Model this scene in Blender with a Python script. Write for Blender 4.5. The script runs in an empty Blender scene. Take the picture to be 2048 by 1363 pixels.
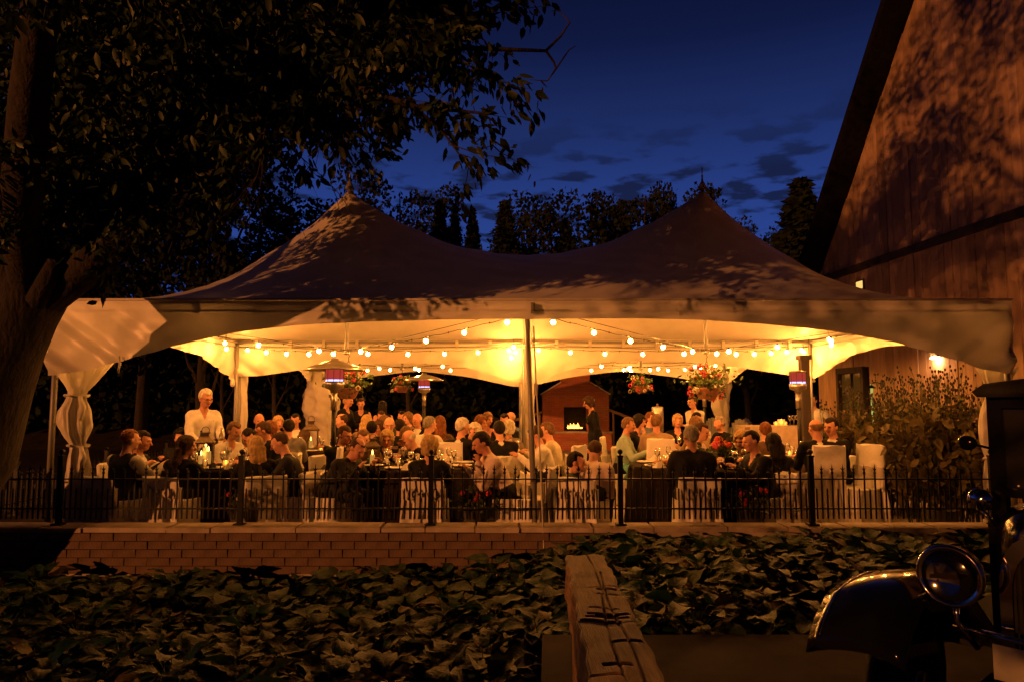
import bpy, math, random
import numpy as np
from mathutils import Vector, Matrix

random.seed(7)
RNG = np.random.default_rng(7)
SC = bpy.context.scene
COL = SC.collection
R = math.radians

# ------------------------------------------------------------------ camera
EYE = 1.57; PITCH = R(4.8); FPX = 1418.0
cam_d = bpy.data.cameras.new('camera'); cam = bpy.data.objects.new('camera', cam_d); COL.objects.link(cam)
cam.location = (0, 0, EYE); cam.rotation_euler = (R(90) + PITCH, 0, 0)
cam_d.sensor_width = 36.0; cam_d.lens = FPX / 2048 * 36.0
cam_d.clip_start = 0.05; cam_d.clip_end = 2000
SC.camera = cam

# ------------------------------------------------------------------ dusk sky
wd = bpy.data.worlds.new('World'); SC.world = wd; wd.use_nodes = True
nt = wd.node_tree; nt.nodes.clear()
def wn(t, **k):
    n = nt.nodes.new(t)
    for a, b in k.items(): setattr(n, a, b)
    return n
L = nt.links.new
out = wn('ShaderNodeOutputWorld'); bg = wn('ShaderNodeBackground'); L(bg.outputs[0], out.inputs[0])
tc = wn('ShaderNodeTexCoord'); sep = wn('ShaderNodeSeparateXYZ'); L(tc.outputs['Generated'], sep.inputs[0])
ramp = wn('ShaderNodeValToRGB'); L(sep.outputs['Z'], ramp.inputs[0])
cr = ramp.color_ramp
stops = [(0.0, (.030, .085, .42)), (0.14, (.030, .076, .36)), (0.27, (.023, .055, .265)), (0.36, (.0150, .032, .150)),
         (0.46, (.0062, .0115, .060)), (0.56, (.0034, .0058, .028)), (1.0, (.0020, .0032, .014))]
while len(cr.elements) < len(stops): cr.elements.new(.5)
for el, (p, c) in zip(cr.elements, stops): el.position = p; el.color = (*c, 1)
# thin dusk clouds on a flat layer overhead
zz = wn('ShaderNodeMath', operation='ADD'); L(sep.outputs['Z'], zz.inputs[0]); zz.inputs[1].default_value = .06
dx = wn('ShaderNodeMath', operation='DIVIDE'); L(sep.outputs['X'], dx.inputs[0]); L(zz.outputs[0], dx.inputs[1])
dy = wn('ShaderNodeMath', operation='DIVIDE'); L(sep.outputs['Y'], dy.inputs[0]); L(zz.outputs[0], dy.inputs[1])
cmb = wn('ShaderNodeCombineXYZ'); L(dx.outputs[0], cmb.inputs[0]); L(dy.outputs[0], cmb.inputs[1])
mp = wn('ShaderNodeMapping'); L(cmb.outputs[0], mp.inputs[0]); mp.inputs['Scale'].default_value = (4.8, 5.4, 1); mp.inputs['Location'].default_value = (5.1, 1.7, 0)
nz = wn('ShaderNodeTexNoise'); L(mp.outputs[0], nz.inputs['Vector']); nz.inputs['Scale'].default_value = 1.0; nz.inputs['Detail'].default_value = 5; nz.inputs['Roughness'].default_value = .5
cramp = wn('ShaderNodeValToRGB'); L(nz.outputs['Fac'], cramp.inputs[0])
cramp.color_ramp.elements[0].position = .49; cramp.color_ramp.elements[0].color = (0, 0, 0, 1)
cramp.color_ramp.elements[1].position = .58; cramp.color_ramp.elements[1].color = (1, 1, 1, 1)
fade = wn('ShaderNodeMapRange'); L(sep.outputs['Z'], fade.inputs[0]); fade.inputs[1].default_value = .30; fade.inputs[2].default_value = .39; fade.inputs[3].default_value = .88; fade.inputs[4].default_value = 0
mul = wn('ShaderNodeMath', operation='MULTIPLY'); L(cramp.outputs[0], mul.inputs[0]); L(fade.outputs[0], mul.inputs[1])
mx = wn('ShaderNodeMix', data_type='RGBA'); L(mul.outputs[0], mx.inputs[0]); L(ramp.outputs[0], mx.inputs[6]); mx.inputs[7].default_value = (.0085, .0130, .045, 1)
# twilight: the afterglow lies ahead, the sky behind the photographer is already dark
az = wn('ShaderNodeMapRange'); L(sep.outputs['Y'], az.inputs[0]); az.inputs[1].default_value = -.25; az.inputs[2].default_value = .86; az.inputs[3].default_value = .06; az.inputs[4].default_value = .82; az.interpolation_type = 'SMOOTHSTEP'
L(mx.outputs[2], bg.inputs['Color']); L(az.outputs[0], bg.inputs['Strength'])

# ------------------------------------------------------------------ the one directional light: warm yard light from behind the camera, to the left
sun_d = bpy.data.lights.new('sun', 'SUN'); sun = bpy.data.objects.new('sun', sun_d); COL.objects.link(sun)
SUN_DIR = Vector((.95, 1.0, -.19)).normalized()
sun.rotation_euler = SUN_DIR.to_track_quat('-Z', 'Y').to_euler(); sun.location = (-24, -20, 5)
sun_d.energy = 2.1; sun_d.color = (1.0, .30, .065); sun_d.angle = R(.6)

SC.view_settings.view_transform = 'Standard'; SC.view_settings.look = 'None'
SC.view_settings.exposure = 0.0; SC.view_settings.gamma = 1.0; SC.view_settings.use_curve_mapping = False
cy = SC.cycles
cy.max_bounces = 6; cy.diffuse_bounces = 3; cy.glossy_bounces = 3; cy.transmission_bounces = 5; cy.transparent_max_bounces = 8
cy.caustics_reflective = False; cy.caustics_refractive = False; cy.sample_clamp_indirect = 4.0; cy.use_denoising = True
cy.use_light_tree = True
SC.render.film_transparent = False

FZ, PS = -.30, 1.19        # floor of the sunken terrace; size of people and furniture in scene units
def W(px, py, y):
    """world point at depth y seen at photograph pixel (px, py)"""
    a = (px - 1024) / FPX; b = (681.5 - py) / FPX
    Y = math.cos(PITCH) - b * math.sin(PITCH); Z = math.sin(PITCH) + b * math.cos(PITCH)
    k = y / Y
    return Vector((a * k, y, EYE + Z * k))

# ------------------------------------------------------------------ materials
MATS = {}
def pm(name, col, rough=.6, metal=0., var=.18, scale=9., bump=0., bscale=60., spec=.5, coat=0., transl=0., trans=0., ior=1.45,
       stretch=(1, 1, 1), col2=None, emit=None, estr=0., sheen=0., alpha=None, detail=5):
    if name in MATS: return MATS[name]
    m = bpy.data.materials.new(name); m.use_nodes = True; MATS[name] = m
    t = m.node_tree; N = t.nodes; lk = t.links.new
    b = N['Principled BSDF']; o = N['Material Output']
    b.inputs['Roughness'].default_value = rough; b.inputs['Metallic'].default_value = metal
    b.inputs['Specular IOR Level'].default_value = spec
    b.inputs['Coat Weight'].default_value = coat; b.inputs['Transmission Weight'].default_value = trans; b.inputs['IOR'].default_value = ior
    b.inputs['Sheen Weight'].default_value = sheen
    if emit: b.inputs['Emission Color'].default_value = (*emit, 1); b.inputs['Emission Strength'].default_value = estr
    tcn = N.new('ShaderNodeTexCoord'); mpn = N.new('ShaderNodeMapping'); lk(tcn.outputs['Object'], mpn.inputs[0]); mpn.inputs['Scale'].default_value = stretch
    n1 = N.new('ShaderNodeTexNoise'); lk(mpn.outputs[0], n1.inputs['Vector']); n1.inputs['Scale'].default_value = scale; n1.inputs['Detail'].default_value = detail
    mixn = N.new('ShaderNodeMix'); mixn.data_type = 'RGBA'
    c2 = col2 or tuple(min(1, c * (1 + var)) for c in col); c1 = tuple(c * (1 - var) for c in col) if col2 is None else col
    mr = N.new('ShaderNodeMapRange'); lk(n1.outputs['Fac'], mr.inputs[0]); mr.inputs[1].default_value = .3; mr.inputs[2].default_value = .7
    lk(mr.outputs[0], mixn.inputs[0]); mixn.inputs[6].default_value = (*c1, 1); mixn.inputs[7].default_value = (*c2, 1)
    lk(mixn.outputs[2], b.inputs['Base Color'])
    nrm = None
    if bump:
        n2 = N.new('ShaderNodeTexNoise'); lk(mpn.outputs[0], n2.inputs['Vector']); n2.inputs['Scale'].default_value = bscale; n2.inputs['Detail'].default_value = 4
        bp = N.new('ShaderNodeBump'); bp.inputs['Strength'].default_value = bump; bp.inputs['Distance'].default_value = .02
        lk(n2.outputs['Fac'], bp.inputs['Height']); lk(bp.outputs[0], b.inputs['Normal']); nrm = bp
    if transl:
        tr = N.new('ShaderNodeBsdfTranslucent'); lk(mixn.outputs[2], tr.inputs['Color'])
        ms = N.new('ShaderNodeMixShader'); ms.inputs[0].default_value = transl
        lk(b.outputs[0], ms.inputs[1]); lk(tr.outputs[0], ms.inputs[2]); lk(ms.outputs[0], o.inputs['Surface'])
    return m

def emat(name, col, s):
    if name in MATS: return MATS[name]
    m = bpy.data.materials.new(name); m.use_nodes = True; MATS[name] = m
    N = m.node_tree.nodes; N.clear()
    o = N.new('ShaderNodeOutputMaterial'); e = N.new('ShaderNodeEmission'); e.inputs[0].default_value = (*col, 1); e.inputs[1].default_value = s
    m.node_tree.links.new(e.outputs[0], o.inputs[0])
    return m

# ------------------------------------------------------------------ mesh helpers
class MB:
    def __init__(s): s.v = []; s.f = []; s.m = []
    def add(s, vs, fs, m=0):
        o = len(s.v); s.v.extend([tuple(q) for q in vs]); s.f.extend([tuple(i + o for i in f) for f in fs]); s.m.extend([m] * len(fs)); return s
    def box(s, c, d, rz=0., m=0, M=None):
        x, y, z = d[0] / 2, d[1] / 2, d[2] / 2; c = Vector(c)
        vs = [Vector((i * x, j * y, k * z)) for i in (-1, 1) for j in (-1, 1) for k in (-1, 1)]
        mt = M if M is not None else Matrix.Rotation(rz, 3, 'Z')
        vs = [c + mt @ q for q in vs]
        return s.add(vs, [(0, 1, 3, 2), (4, 6, 7, 5), (0, 4, 5, 1), (2, 3, 7, 6), (0, 2, 6, 4), (1, 5, 7, 3)], m)
    def tube(s, pts, r, n=8, m=0, cap=True, sq=None):
        pts = [Vector(p) for p in pts]; k = len(pts)
        rs = r if isinstance(r, (list, tuple)) else [r] * k
        vs = []; ref = None
        for i, p in enumerate(pts):
            t = (pts[min(i + 1, k - 1)] - pts[max(i - 1, 0)]); t = t.normalized() if t.length > 1e-9 else Vector((0, 0, 1))
            if ref is None:
                ref = Vector((1, 0, 0)) if abs(t.x) < .8 else Vector((0, 1, 0))
            u = (ref - t * ref.dot(t)).normalized(); w = t.cross(u); ref = u
            for j in range(n):
                a = 2 * math.pi * j / n + (math.pi / 4 if n == 4 else 0)
                vs.append(p + (u * math.cos(a) + w * math.sin(a)) * rs[i])
        fs = [(i * n + j, i * n + (j + 1) % n, (i + 1) * n + (j + 1) % n, (i + 1) * n + j) for i in range(k - 1) for j in range(n)]
        if cap: fs += [tuple(range(n))[::-1], tuple((k - 1) * n + j for j in range(n))]
        return s.add(vs, fs, m)
    def lathe(s, prof, n=16, c=(0, 0, 0), m=0, fold=0., nf=0, M=None):
        vs = []; c = Vector(c); k = len(prof); zt = prof[0][1]; zb = prof[-1][1]
        for i, (r, z) in enumerate(prof):
            for j in range(n):
                a = 2 * math.pi * j / n
                rr = r * (1 + (fold * math.sin(a * nf + 1.3 * math.sin(2 * a)) * (i / (k - 1)) if fold else 0))
                q = Vector((rr * math.cos(a), rr * math.sin(a), z))
                vs.append(c + (M @ q if M is not None else q))
        fs = [(i * n + j, (i + 1) * n + j, (i + 1) * n + (j + 1) % n, i * n + (j + 1) % n) for i in range(k - 1) for j in range(n)]
        if prof[0][0] > 1e-5: fs.append(tuple(range(n)))
        if prof[-1][0] > 1e-5: fs.append(tuple((k - 1) * n + j for j in range(n))[::-1])
        return s.add(vs, fs, m)
    def ball(s, c, r, nu=12, nv=8, m=0):
        r = (r, r, r) if not isinstance(r, (tuple, list)) else r
        prof = [(math.sin(math.pi * i / nv), math.cos(math.pi * i / nv)) for i in range(nv + 1)]
        vs = []
        for (q, z) in prof[1:-1]:
            for j in range(nu):
                a = 2 * math.pi * j / nu; vs.append((c[0] + q * math.cos(a) * r[0], c[1] + q * math.sin(a) * r[1], c[2] + z * r[2]))
        top = len(vs); vs.append((c[0], c[1], c[2] + r[2])); vs.append((c[0], c[1], c[2] - r[2]))
        fs = [(i * nu + j, (i + 1) * nu + j, (i + 1) * nu + (j + 1) % nu, i * nu + (j + 1) % nu) for i in range(nv - 2) for j in range(nu)]
        fs += [(top, j, (j + 1) % nu) for j in range(nu)]; b = (nv - 2) * nu
        fs += [(top + 1, b + (j + 1) % nu, b + j) for j in range(nu)]
        return s.add(vs, fs, m)
    def grid(s, fn, nu, nv, m=0):
        vs = [fn(i / nu, j / nv) for j in range(nv + 1) for i in range(nu + 1)]
        fs = [(j * (nu + 1) + i, j * (nu + 1) + i + 1, (j + 1) * (nu + 1) + i + 1, (j + 1) * (nu + 1) + i) for j in range(nv) for i in range(nu)]
        return s.add(vs, fs, m)
    def mesh(s, name, mats, smooth=False):
        me = bpy.data.meshes.new(name); me.from_pydata(s.v, [], s.f)
        for q in (mats if isinstance(mats, (list, tuple)) else [mats]): me.materials.append(q)
        if len(set(s.m)) > 1: me.polygons.foreach_set('material_index', s.m)
        if smooth: me.polygons.foreach_set('use_smooth', [True] * len(s.f))
        me.update(); return me
    def build(s, name, mats, parent=None, loc=(0, 0, 0), rz=0., smooth=False, **kw):
        return ob(name, s.mesh(name, mats, smooth), parent, loc, rz, **kw)

def ob(name, data, parent=None, loc=(0, 0, 0), rz=0., label=None, cat=None, group=None, kind=None):
    o = bpy.data.objects.new(name, data); COL.objects.link(o)
    o.parent = parent; o.location = loc; o.rotation_euler = (0, 0, rz)
    if label: o['label'] = label
    if cat: o['category'] = cat
    if group: o['group'] = group
    if kind: o['kind'] = kind
    return o
def thing(name, label, cat, loc=(0, 0, 0), rz=0., group=None):
    return ob(name, None, None, loc, rz, label, cat, group)
def dup(root, loc, rz=0., label=None, group=None, scale=None):
    kids = {}
    for c in bpy.data.objects:
        if c.parent: kids.setdefault(c.parent, []).append(c)
    def cp(o, par):
        c = o.copy(); COL.objects.link(c); c.parent = par
        for k in kids.get(o, []): cp(k, c)
        return c
    r = cp(root, None); r.location = loc; r.rotation_euler = (0, 0, rz)
    if label: r['label'] = label
    if group: r['group'] = group
    if scale: r.scale = (scale,) * 3 if not isinstance(scale, tuple) else scale
    return r

def mesh_np(name, V, F, mats, midx=None, smooth=False):
    me = bpy.data.meshes.new(name); V = np.asarray(V, np.float32); F = np.asarray(F, np.int32); k = F.shape[1]
    me.vertices.add(len(V)); me.vertices.foreach_set('co', V.ravel())
    me.loops.add(F.size); me.loops.foreach_set('vertex_index', F.ravel())
    me.polygons.add(len(F)); me.polygons.foreach_set('loop_start', np.arange(0, F.size, k, dtype=np.int32))
    for q in (mats if isinstance(mats, (list, tuple)) else [mats]): me.materials.append(q)
    if midx is not None: me.polygons.foreach_set('material_index', np.asarray(midx, np.int32))
    if smooth: me.polygons.foreach_set('use_smooth', np.ones(len(F), bool))
    me.update(calc_edges=True); return me

def leaves_np(pos, dirs, nrm, ln, wd, fold=.25):
    """pointed folded leaves; returns V, F (triangles)"""
    N = len(pos); d = dirs / (np.linalg.norm(dirs, axis=1, keepdims=True) + 1e-9)
    s = np.cross(d, nrm); s /= (np.linalg.norm(s, axis=1, keepdims=True) + 1e-9); n = np.cross(s, d)
    ln = ln[:, None]; wd = wd[:, None]
    base = pos; mid = pos + d * ln * .45 - n * wd * fold; l = pos + d * ln * .42 + s * wd; r = pos + d * ln * .42 - s * wd; tip = pos + d * ln - n * ln * .1
    V = np.stack([base, l, mid, r, tip], 1).reshape(-1, 3)
    f = np.array([(0, 1, 2), (0, 2, 3), (1, 4, 2), (2, 4, 3)]); F = (f[None] + (np.arange(N) * 5)[:, None, None]).reshape(-1, 3)
    return V, F
def leaves_round(pos, dirs, nrm, ln, wd, fold=.25):
    N = len(pos); d = dirs / (np.linalg.norm(dirs, axis=1, keepdims=True) + 1e-9)
    s = np.cross(d, nrm); s /= (np.linalg.norm(s, axis=1, keepdims=True) + 1e-9); n = np.cross(s, d); ln = ln[:, None]; wd = wd[:, None]
    q = lambda a, w, f: pos + d * ln * a + s * wd * w - n * (wd * f * fold + ln * .12 * a * a)
    V = np.stack([pos, q(.26, .85, 0), q(.60, .80, 0), q(1, 0, .2), q(.60, -.80, 0), q(.26, -.85, 0), q(.26, 0, 1), q(.60, 0, 1)], 1).reshape(-1, 3)
    f = np.array([(0, 1, 6), (0, 6, 5), (1, 2, 7), (1, 7, 6), (5, 6, 7), (5, 7, 4), (2, 3, 7), (7, 3, 4)]); F = (f[None] + (np.arange(N) * 8)[:, None, None]).reshape(-1, 3)
    return V, F
def runit(n): 
    v = RNG.normal(size=(n, 3)); return v / np.linalg.norm(v, axis=1, keepdims=True)
# ================================================================== setting
soil = pm('soil', (.035, .026, .018), .95, spec=.1, var=.4, scale=3, bump=.6, bscale=25)
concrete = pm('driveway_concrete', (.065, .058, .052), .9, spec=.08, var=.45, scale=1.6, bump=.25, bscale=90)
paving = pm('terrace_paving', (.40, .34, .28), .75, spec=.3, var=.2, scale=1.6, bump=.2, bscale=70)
copestone = pm('coping_stone', (.40, .33, .26), .8, var=.25, scale=4, bump=.35, bscale=50)
blockm = pm('wall_block', (.125, .078, .056), .9, var=.35, scale=3.5, bump=.5, bscale=45)

b = MB()
def gz(x, y):
    z = -.46
    if x < 1 and 4 < y < 10: z -= .34 * min(1, (1 - x) / 1.6) * min(1, (y - 4) / 2.5)
    if y > 30: z = -.1 + min(7.0, (y - 30) * .33)
    return z + .05 * math.sin(x * 1.7 + y) * math.cos(y * 1.3)
xs = [-400, -150, -60, -30] + [-16 + i * 1.0 for i in range(33)] + [30, 60, 150, 400]
ys = [-60, -20] + [-6 + i * 1.0 for i in range(37)] + [40, 60, 120, 400]
vs = [(x, y, gz(x, y)) for y in ys for x in xs]; nx_ = len(xs)
b.add(vs, [(j * nx_ + i, j * nx_ + i + 1, (j + 1) * nx_ + i + 1, (j + 1) * nx_ + i) for j in range(len(ys) - 1) for i in range(nx_ - 1)])
b.build('ground', soil, smooth=True, kind='structure')

# driveway slab (the car and the photographer stand on it)
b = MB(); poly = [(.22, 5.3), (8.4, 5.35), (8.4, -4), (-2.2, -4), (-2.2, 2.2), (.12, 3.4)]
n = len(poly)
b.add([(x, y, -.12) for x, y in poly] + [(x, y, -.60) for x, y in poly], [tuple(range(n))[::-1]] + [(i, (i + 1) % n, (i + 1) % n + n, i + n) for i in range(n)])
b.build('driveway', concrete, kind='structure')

# terrace slab
b = MB(); b.box((2.4, 20.0, FZ - .25), (18.6, 21.34, .5)); b.build('terrace', paving, kind='structure')

# retaining wall: single blocks with open joints on a core, coping slabs on top
wall = thing('retaining_wall', 'low block retaining wall with stone coping below the iron fence', 'wall', (0, 9.0, -.6))
b = MB(); b.box((-1.2, .205, .26), (19.0, .25, .54)); b.build('core', paving, wall)
mb_ = MB(); mb_.box((0, 0, 0), (.275, .12, .092))
blk = [mb_.mesh('block', blockm)]
for s_ in range(3):
    m_ = MB(); sx = .136; j = [random.uniform(-.006, .006) for _ in range(8)]
    m_.add([(-sx + j[0], -.062 + j[1], -.046), (-sx, .06, -.046), (-sx + j[2], -.06 + j[3], .046), (-sx, .06, .046), (sx + j[4], -.06 + j[5], -.046), (sx, .06, -.046), (sx + j[6], -.062 + j[7], .046), (sx, .06, .046)],
           [(0, 1, 3, 2), (4, 6, 7, 5), (0, 4, 5, 1), (2, 3, 7, 6), (0, 2, 6, 4), (1, 5, 7, 3)])
    blk.append(m_.mesh('block', blockm))
for row in range(5):
    for i in range(34):
        x = -8.2 + i * .284 + (row % 2) * .142
        ob('block', blk[(i * 3 + row * 5) % 4], wall, (x, .012 + random.uniform(-.007, .007), .49 - row * .1))
x = -8.6
while x < 8.0:
    wcp = random.choice((.62, .55, .92, 1.05, .75))
    m_ = MB(); h = random.uniform(-.006, .006); y0_ = -.055 + random.uniform(-.022, .022)
    y1_ = y0_ + random.uniform(-.02, .02)
    a0, a1 = x + .007, x + wcp - .007
    m_.add([(a0, y0_, -.03), (a1, y1_, -.03), (a1, .34, -.03), (a0, .34, -.03), (a0 + .008, y0_ + .012, .03 + h), (a1 - .008, y1_ + .012, .03 + h), (a1 - .008, .335, .03 + h), (a0 + .008, .335, .03 + h),
            (a0, y0_, .018 + h), (a1, y1_, .018 + h)],
           [(0, 3, 2, 1), (4, 5, 6, 7), (0, 1, 9, 8), (8, 9, 5, 4), (1, 2, 6, 5, 9), (2, 3, 7, 6), (3, 0, 8, 4, 7)])
    ob('coping_slab', m_.mesh('coping_slab', copestone), wall, (0, 0, .575)); x += wcp

# ------------------------------------------------------------------ iron fence
iron = pm('black_iron', (.012, .012, .013), .38, .6, var=.3, scale=30, bump=.1)
def finial_picket():
    m = MB(); m.box((0, 0, .36), (.016, .016, .62))
    m.lathe([(.0001, .60), (.016, .615), (.02, .628), (.012, .645), (.009, .66)], 6)
    m.add([(-.032, 0, .69), (-.012, 0, .66), (0, 0, .745), (.012, 0, .66), (.032, 0, .69), (0, .009, .67), (0, -.009, .67), (0, 0, .64)],
          [(0, 1, 6), (1, 7, 6), (2, 1, 6)[::-1], (2, 6, 3)[::-1], (3, 6, 7), (3, 4, 6), (0, 5, 1), (1, 5, 7), (2, 5, 1)[::-1], (2, 3, 5), (3, 7, 5), (3, 5, 4), (0, 6, 5), (4, 5, 6), (1, 2, 6), (3, 6, 2)])
    return m.mesh('tall_picket', iron)
def short_picket():
    m = MB(); m.box((0, 0, .235), (.016, .016, .37)); m.lathe([(.011, .42), (.0001, .437)], 4); return m.mesh('short_picket', iron)
def fence_post(h=.86):
    m = MB(); m.box((0, 0, h / 2), (.062, .062, h)); m.box((0, 0, h + .008), (.075, .075, .02)); m.box((0, 0, .012), (.13, .13, .024))
    m.lathe([(.018, h + .018), (.014, h + .03), (.03, h + .042), (.036, h + .062), (.03, h + .082), (.012, h + .094), (.0001, h + .096)], 10); return m.mesh('post', iron)
tp, sp_, fp = finial_picket(), short_picket(), fence_post()
def fence(A, B, posts, label, group=None, dens=1):
    A = Vector(A); B = Vector(B); d = (B - A); Ln = d.length; u = d / Ln; ang = math.atan2(u.y, u.x)
    f = thing('iron_fence', label, 'fence', A, ang, group)
    for t in posts: ob('post', fp, f, (t, 0, 0))
    for i in range(len(posts) - 1):
        a, c = posts[i], posts[i + 1]
        for z in (.578, .208):
            m = MB(); m.box(((a + c) / 2, 0, z), (c - a - .062, .03, .017)); m.build('rail', iron, f)
        nn = max(3, int(round((c - a) / (.137 * dens)))); st = (c - a) / nn
        for k in range(nn):
            if k: ob('tall_picket', tp, f, (a + k * st, .0, .03))
            ob('short_picket', sp_, f, (a + (k + .5) * st, .0, .03))
    return f
px0 = -8.15
fence((px0, 9.15, 0), (6.2, 9.15, 0), [0, 2.4, 4.7, 7.12, 9.53, 11.96, 14.27], 'black spiked iron fence along the terrace edge in front of the diners')
fence((-8.15, 9.3, FZ), (-8.15, 17.0, FZ), [0, 2.5, 5.1, 7.6], 'black spiked iron fence running back beside the leaning tree')
fence((-8.0, 17.2, FZ), (-3.2, 17.6, FZ), [0, 1.15, 2.4, 3.6, 4.8], 'black iron fence behind the waiter with the bottles', dens=1.2)

# ------------------------------------------------------------------ hand-hewn timber rail
timber = pm('weathered_timber', (.25, .145, .075), .7, spec=.3, var=.35, scale=6, bump=.35, bscale=30, stretch=(7, .6, 7))
beam = thing('timber_rail', 'weathered hand-hewn timber rail with cracks and axe cuts beside the driveway', 'beam', (.44, 3.2, -.12))
A = Vector((.487, 4.86, .41)); B = Vector((.345, 1.30, .545)); Lb = (A - B).length
NL, NR = 240, 200
uy = (A - B) / Lb; ux = Vector((uy.y, -uy.x, 0)).normalized(); uz = ux.cross(uy)
rb = random.Random(3)
cuts = [(rb.uniform(.25, .98), rb.uniform(-.13, .02), rb.uniform(.06, .20), rb.uniform(.004, .013)) for _ in range(34)]
vs = []
for i in range(NL + 1):
    t = i / NL
    for j in range(NR):
        a = 4 * j / NR; side = int(a); fr = a - side
        p = [(-1 + 2 * fr, 1), (1, 1 - 2 * fr), (1 - 2 * fr, -1), (-1, -1 + 2 * fr)][side]
        x, z = p[0] * .13, p[1] * .13
        x += .006 * math.sin(t * 31 + z * 20) + .004 * math.sin(t * 87 + 2); z += .004 * math.sin(t * 23 + x * 30) + .0012 * math.sin(t * 90 + x * 25)
        if abs(p[0]) > .93 and abs(p[1]) > .93: x *= .975; z *= .975
        if p[1] > .9:
            ck = .018 * math.sin(t * 9) + .02 * math.sin(t * 3 + 1) - .005
            z -= .020 * math.exp(-((x - ck) / .0042) ** 2) * (t < .95) * (.25 + .75 * math.sin(t * 17 + 1) ** 2)
            ck = .05 + .012 * math.sin(t * 13)
            z -= .012 * math.exp(-((x - ck) / .005) ** 2) * (.15 < t < .8)
            for (ct, cx, cw, cd) in cuts:
                if cx < x < cx + cw:
                    q = (t - ct) * Lb
                    if 0 <= q < .045: z -= cd * (1 - q / .045)
        vs.append(Vector(A) + (B - A) * t + ux * x + uz * z)
fs = [(i * NR + j, i * NR + (j + 1) % NR, (i + 1) * NR + (j + 1) % NR, (i + 1) * NR + j) for i in range(NL) for j in range(NR)] + [tuple(range(NR))[::-1], tuple(NL * NR + j for j in range(NR))]
o_ = Vector((.44, 3.2, -.12))
m_ = MB(); m_.add([q - o_ for q in vs], fs); m_.build('beam', timber, beam, smooth=False)
for t in (.14, .86):
    c = A + (B - A) * t; m_ = MB(); m_.box((c.x - o_.x, c.y - o_.y, (c.z - .13 + .12) / 2), (.2, .2, c.z - .125 + .12)); m_.build('support_post', timber, beam)

# ------------------------------------------------------------------ hostas
hosta_m = [pm('hosta_leaf_%d' % i, c, .5, var=.35, scale=14, bump=.35, bscale=40, spec=.22, transl=.08) for i, c in enumerate([(.008, .030, .008), (.012, .036, .010), (.022, .040, .012)])]
dead_m = pm('hosta_leaf_yellow', (.085, .065, .022), .6, var=.4, scale=18, bump=.3, transl=.15)
def hosta_leaf(m, cup=.05, droop=.09):
    def f(u, v):
        s = v; w = .085 * math.sin(math.pi * min(1, s * .92 + .06)) ** .75 * (1 - .35 * s) * 1.25
        if s > .93: w *= (1 - s) / .07
        x = (u * 2 - 1) * w; y = s * .24
        z = -droop * s * s + cup * abs(u * 2 - 1) ** 1.5 * math.sin(math.pi * s) + .008 * math.sin(s * 14 + u * 9)
        return (x, y, z)
    q = MB(); q.grid(f, 6, 8); return q.mesh('leaf', m, smooth=True)
leafs = [hosta_leaf(hosta_m[0], .028, .10), hosta_leaf(hosta_m[1], .018, .13), hosta_leaf(hosta_m[2], .04, .06), hosta_leaf(hosta_m[0], .025, .16), hosta_leaf(dead_m, .06, .12)]
rh = random.Random(11)
def leaf_xf(k, n, spread, hgt):
    ring = k / n; az = k * 2.39996 + rh.uniform(-.3, .3)
    rad = spread * (.15 + .82 * math.sqrt(ring)) * rh.uniform(.85, 1.1); z = hgt * (1.0 - .62 * ring ** 1.3) * rh.uniform(.9, 1.1)
    pit = R(38 - 75 * ring + rh.uniform(-14, 14)); s = rh.uniform(.62, 1.12)
    return Vector((rad * math.cos(az), rad * math.sin(az), z)), (pit, rh.uniform(-.35, .35), az - math.pi / 2), s
def petioles(n, xs):
    q = MB()
    for p in xs: q.tube([(0, 0, 0), (p.x * .45, p.y * .45, p.z * .75), tuple(p)], [.006, .005, .003], 4)
    return q.mesh('stalks', hosta_m[1], smooth=True)
def hosta(loc, big, label, group):
    n = 30
    t = thing('hosta', label, 'plant', loc, rh.uniform(0, 6), group); xs = []
    for k in range(n):
        p, e, s = leaf_xf(k, n, rh.uniform(.28, .34), rh.uniform(.34, .44)); xs.append(p)
        me = leafs[4] if rh.random() < .05 else leafs[rh.choice((0, 0, 1, 2, 3))]
        o = ob('leaf', me, t, p); o.rotation_euler = e; o.scale = (s, s, s)
    ob('stalks', petioles(n, xs), t)
    return t
hproto = []
for pi in range(5):   # one-mesh clumps for the rear of the bed
    q = MB(); n = 30; xs = []; mats_ = hosta_m + [dead_m]
    t_ = []
    for k in range(n):
        p, e, s = leaf_xf(k, n, .32, .34); M_ = Matrix.Translation(p) @ Matrix.Rotation(e[2], 4, 'Z') @ Matrix.Rotation(e[1], 4, 'Y') @ Matrix.Rotation(e[0], 4, 'X') @ Matrix.Scale(s, 4)
        me = leafs[rh.choice((0, 1, 2, 3))]; mi = 3 if rh.random() < .06 else rh.randrange(3)
        q.add([M_ @ v.co for v in me.vertices], [tuple(p_.vertices) for p_ in me.polygons], mi)
        q.tube([(0, 0, 0), (p.x * .45, p.y * .45, p.z * .75), tuple(p + (M_ @ Vector((0, .02, 0)) - p) * 1.0)], [.007, .005, .003], 4, 1)
    hproto.append(q.mesh('hosta', mats_, smooth=True))
spots = []
for (x0, x1, y0, y1, st) in ((-5.4, .15, 3.9, 8.75, .46), (.75, 6.4, 5.7, 8.75, .46), (.1, .9, 5.6, 8.7, .45)):
    yy = y0
    while yy < y1:
        xx = x0 + rh.uniform(0, .3)
        while xx < x1:
            X, Y = xx + rh.uniform(-.12, .12), yy + rh.uniform(-.12, .12)
            if not (X > .0 and Y < 5.62) and abs(X) < Y * .78 + .5: spots.append((X, Y))
            xx += st * rh.uniform(.85, 1.15)
        yy += st * .9
spots = [s for s in spots if not (s[0] < .5 and rh.random() < .22)]
spots.sort(key=lambda s: s[1])
nb = 0
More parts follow.
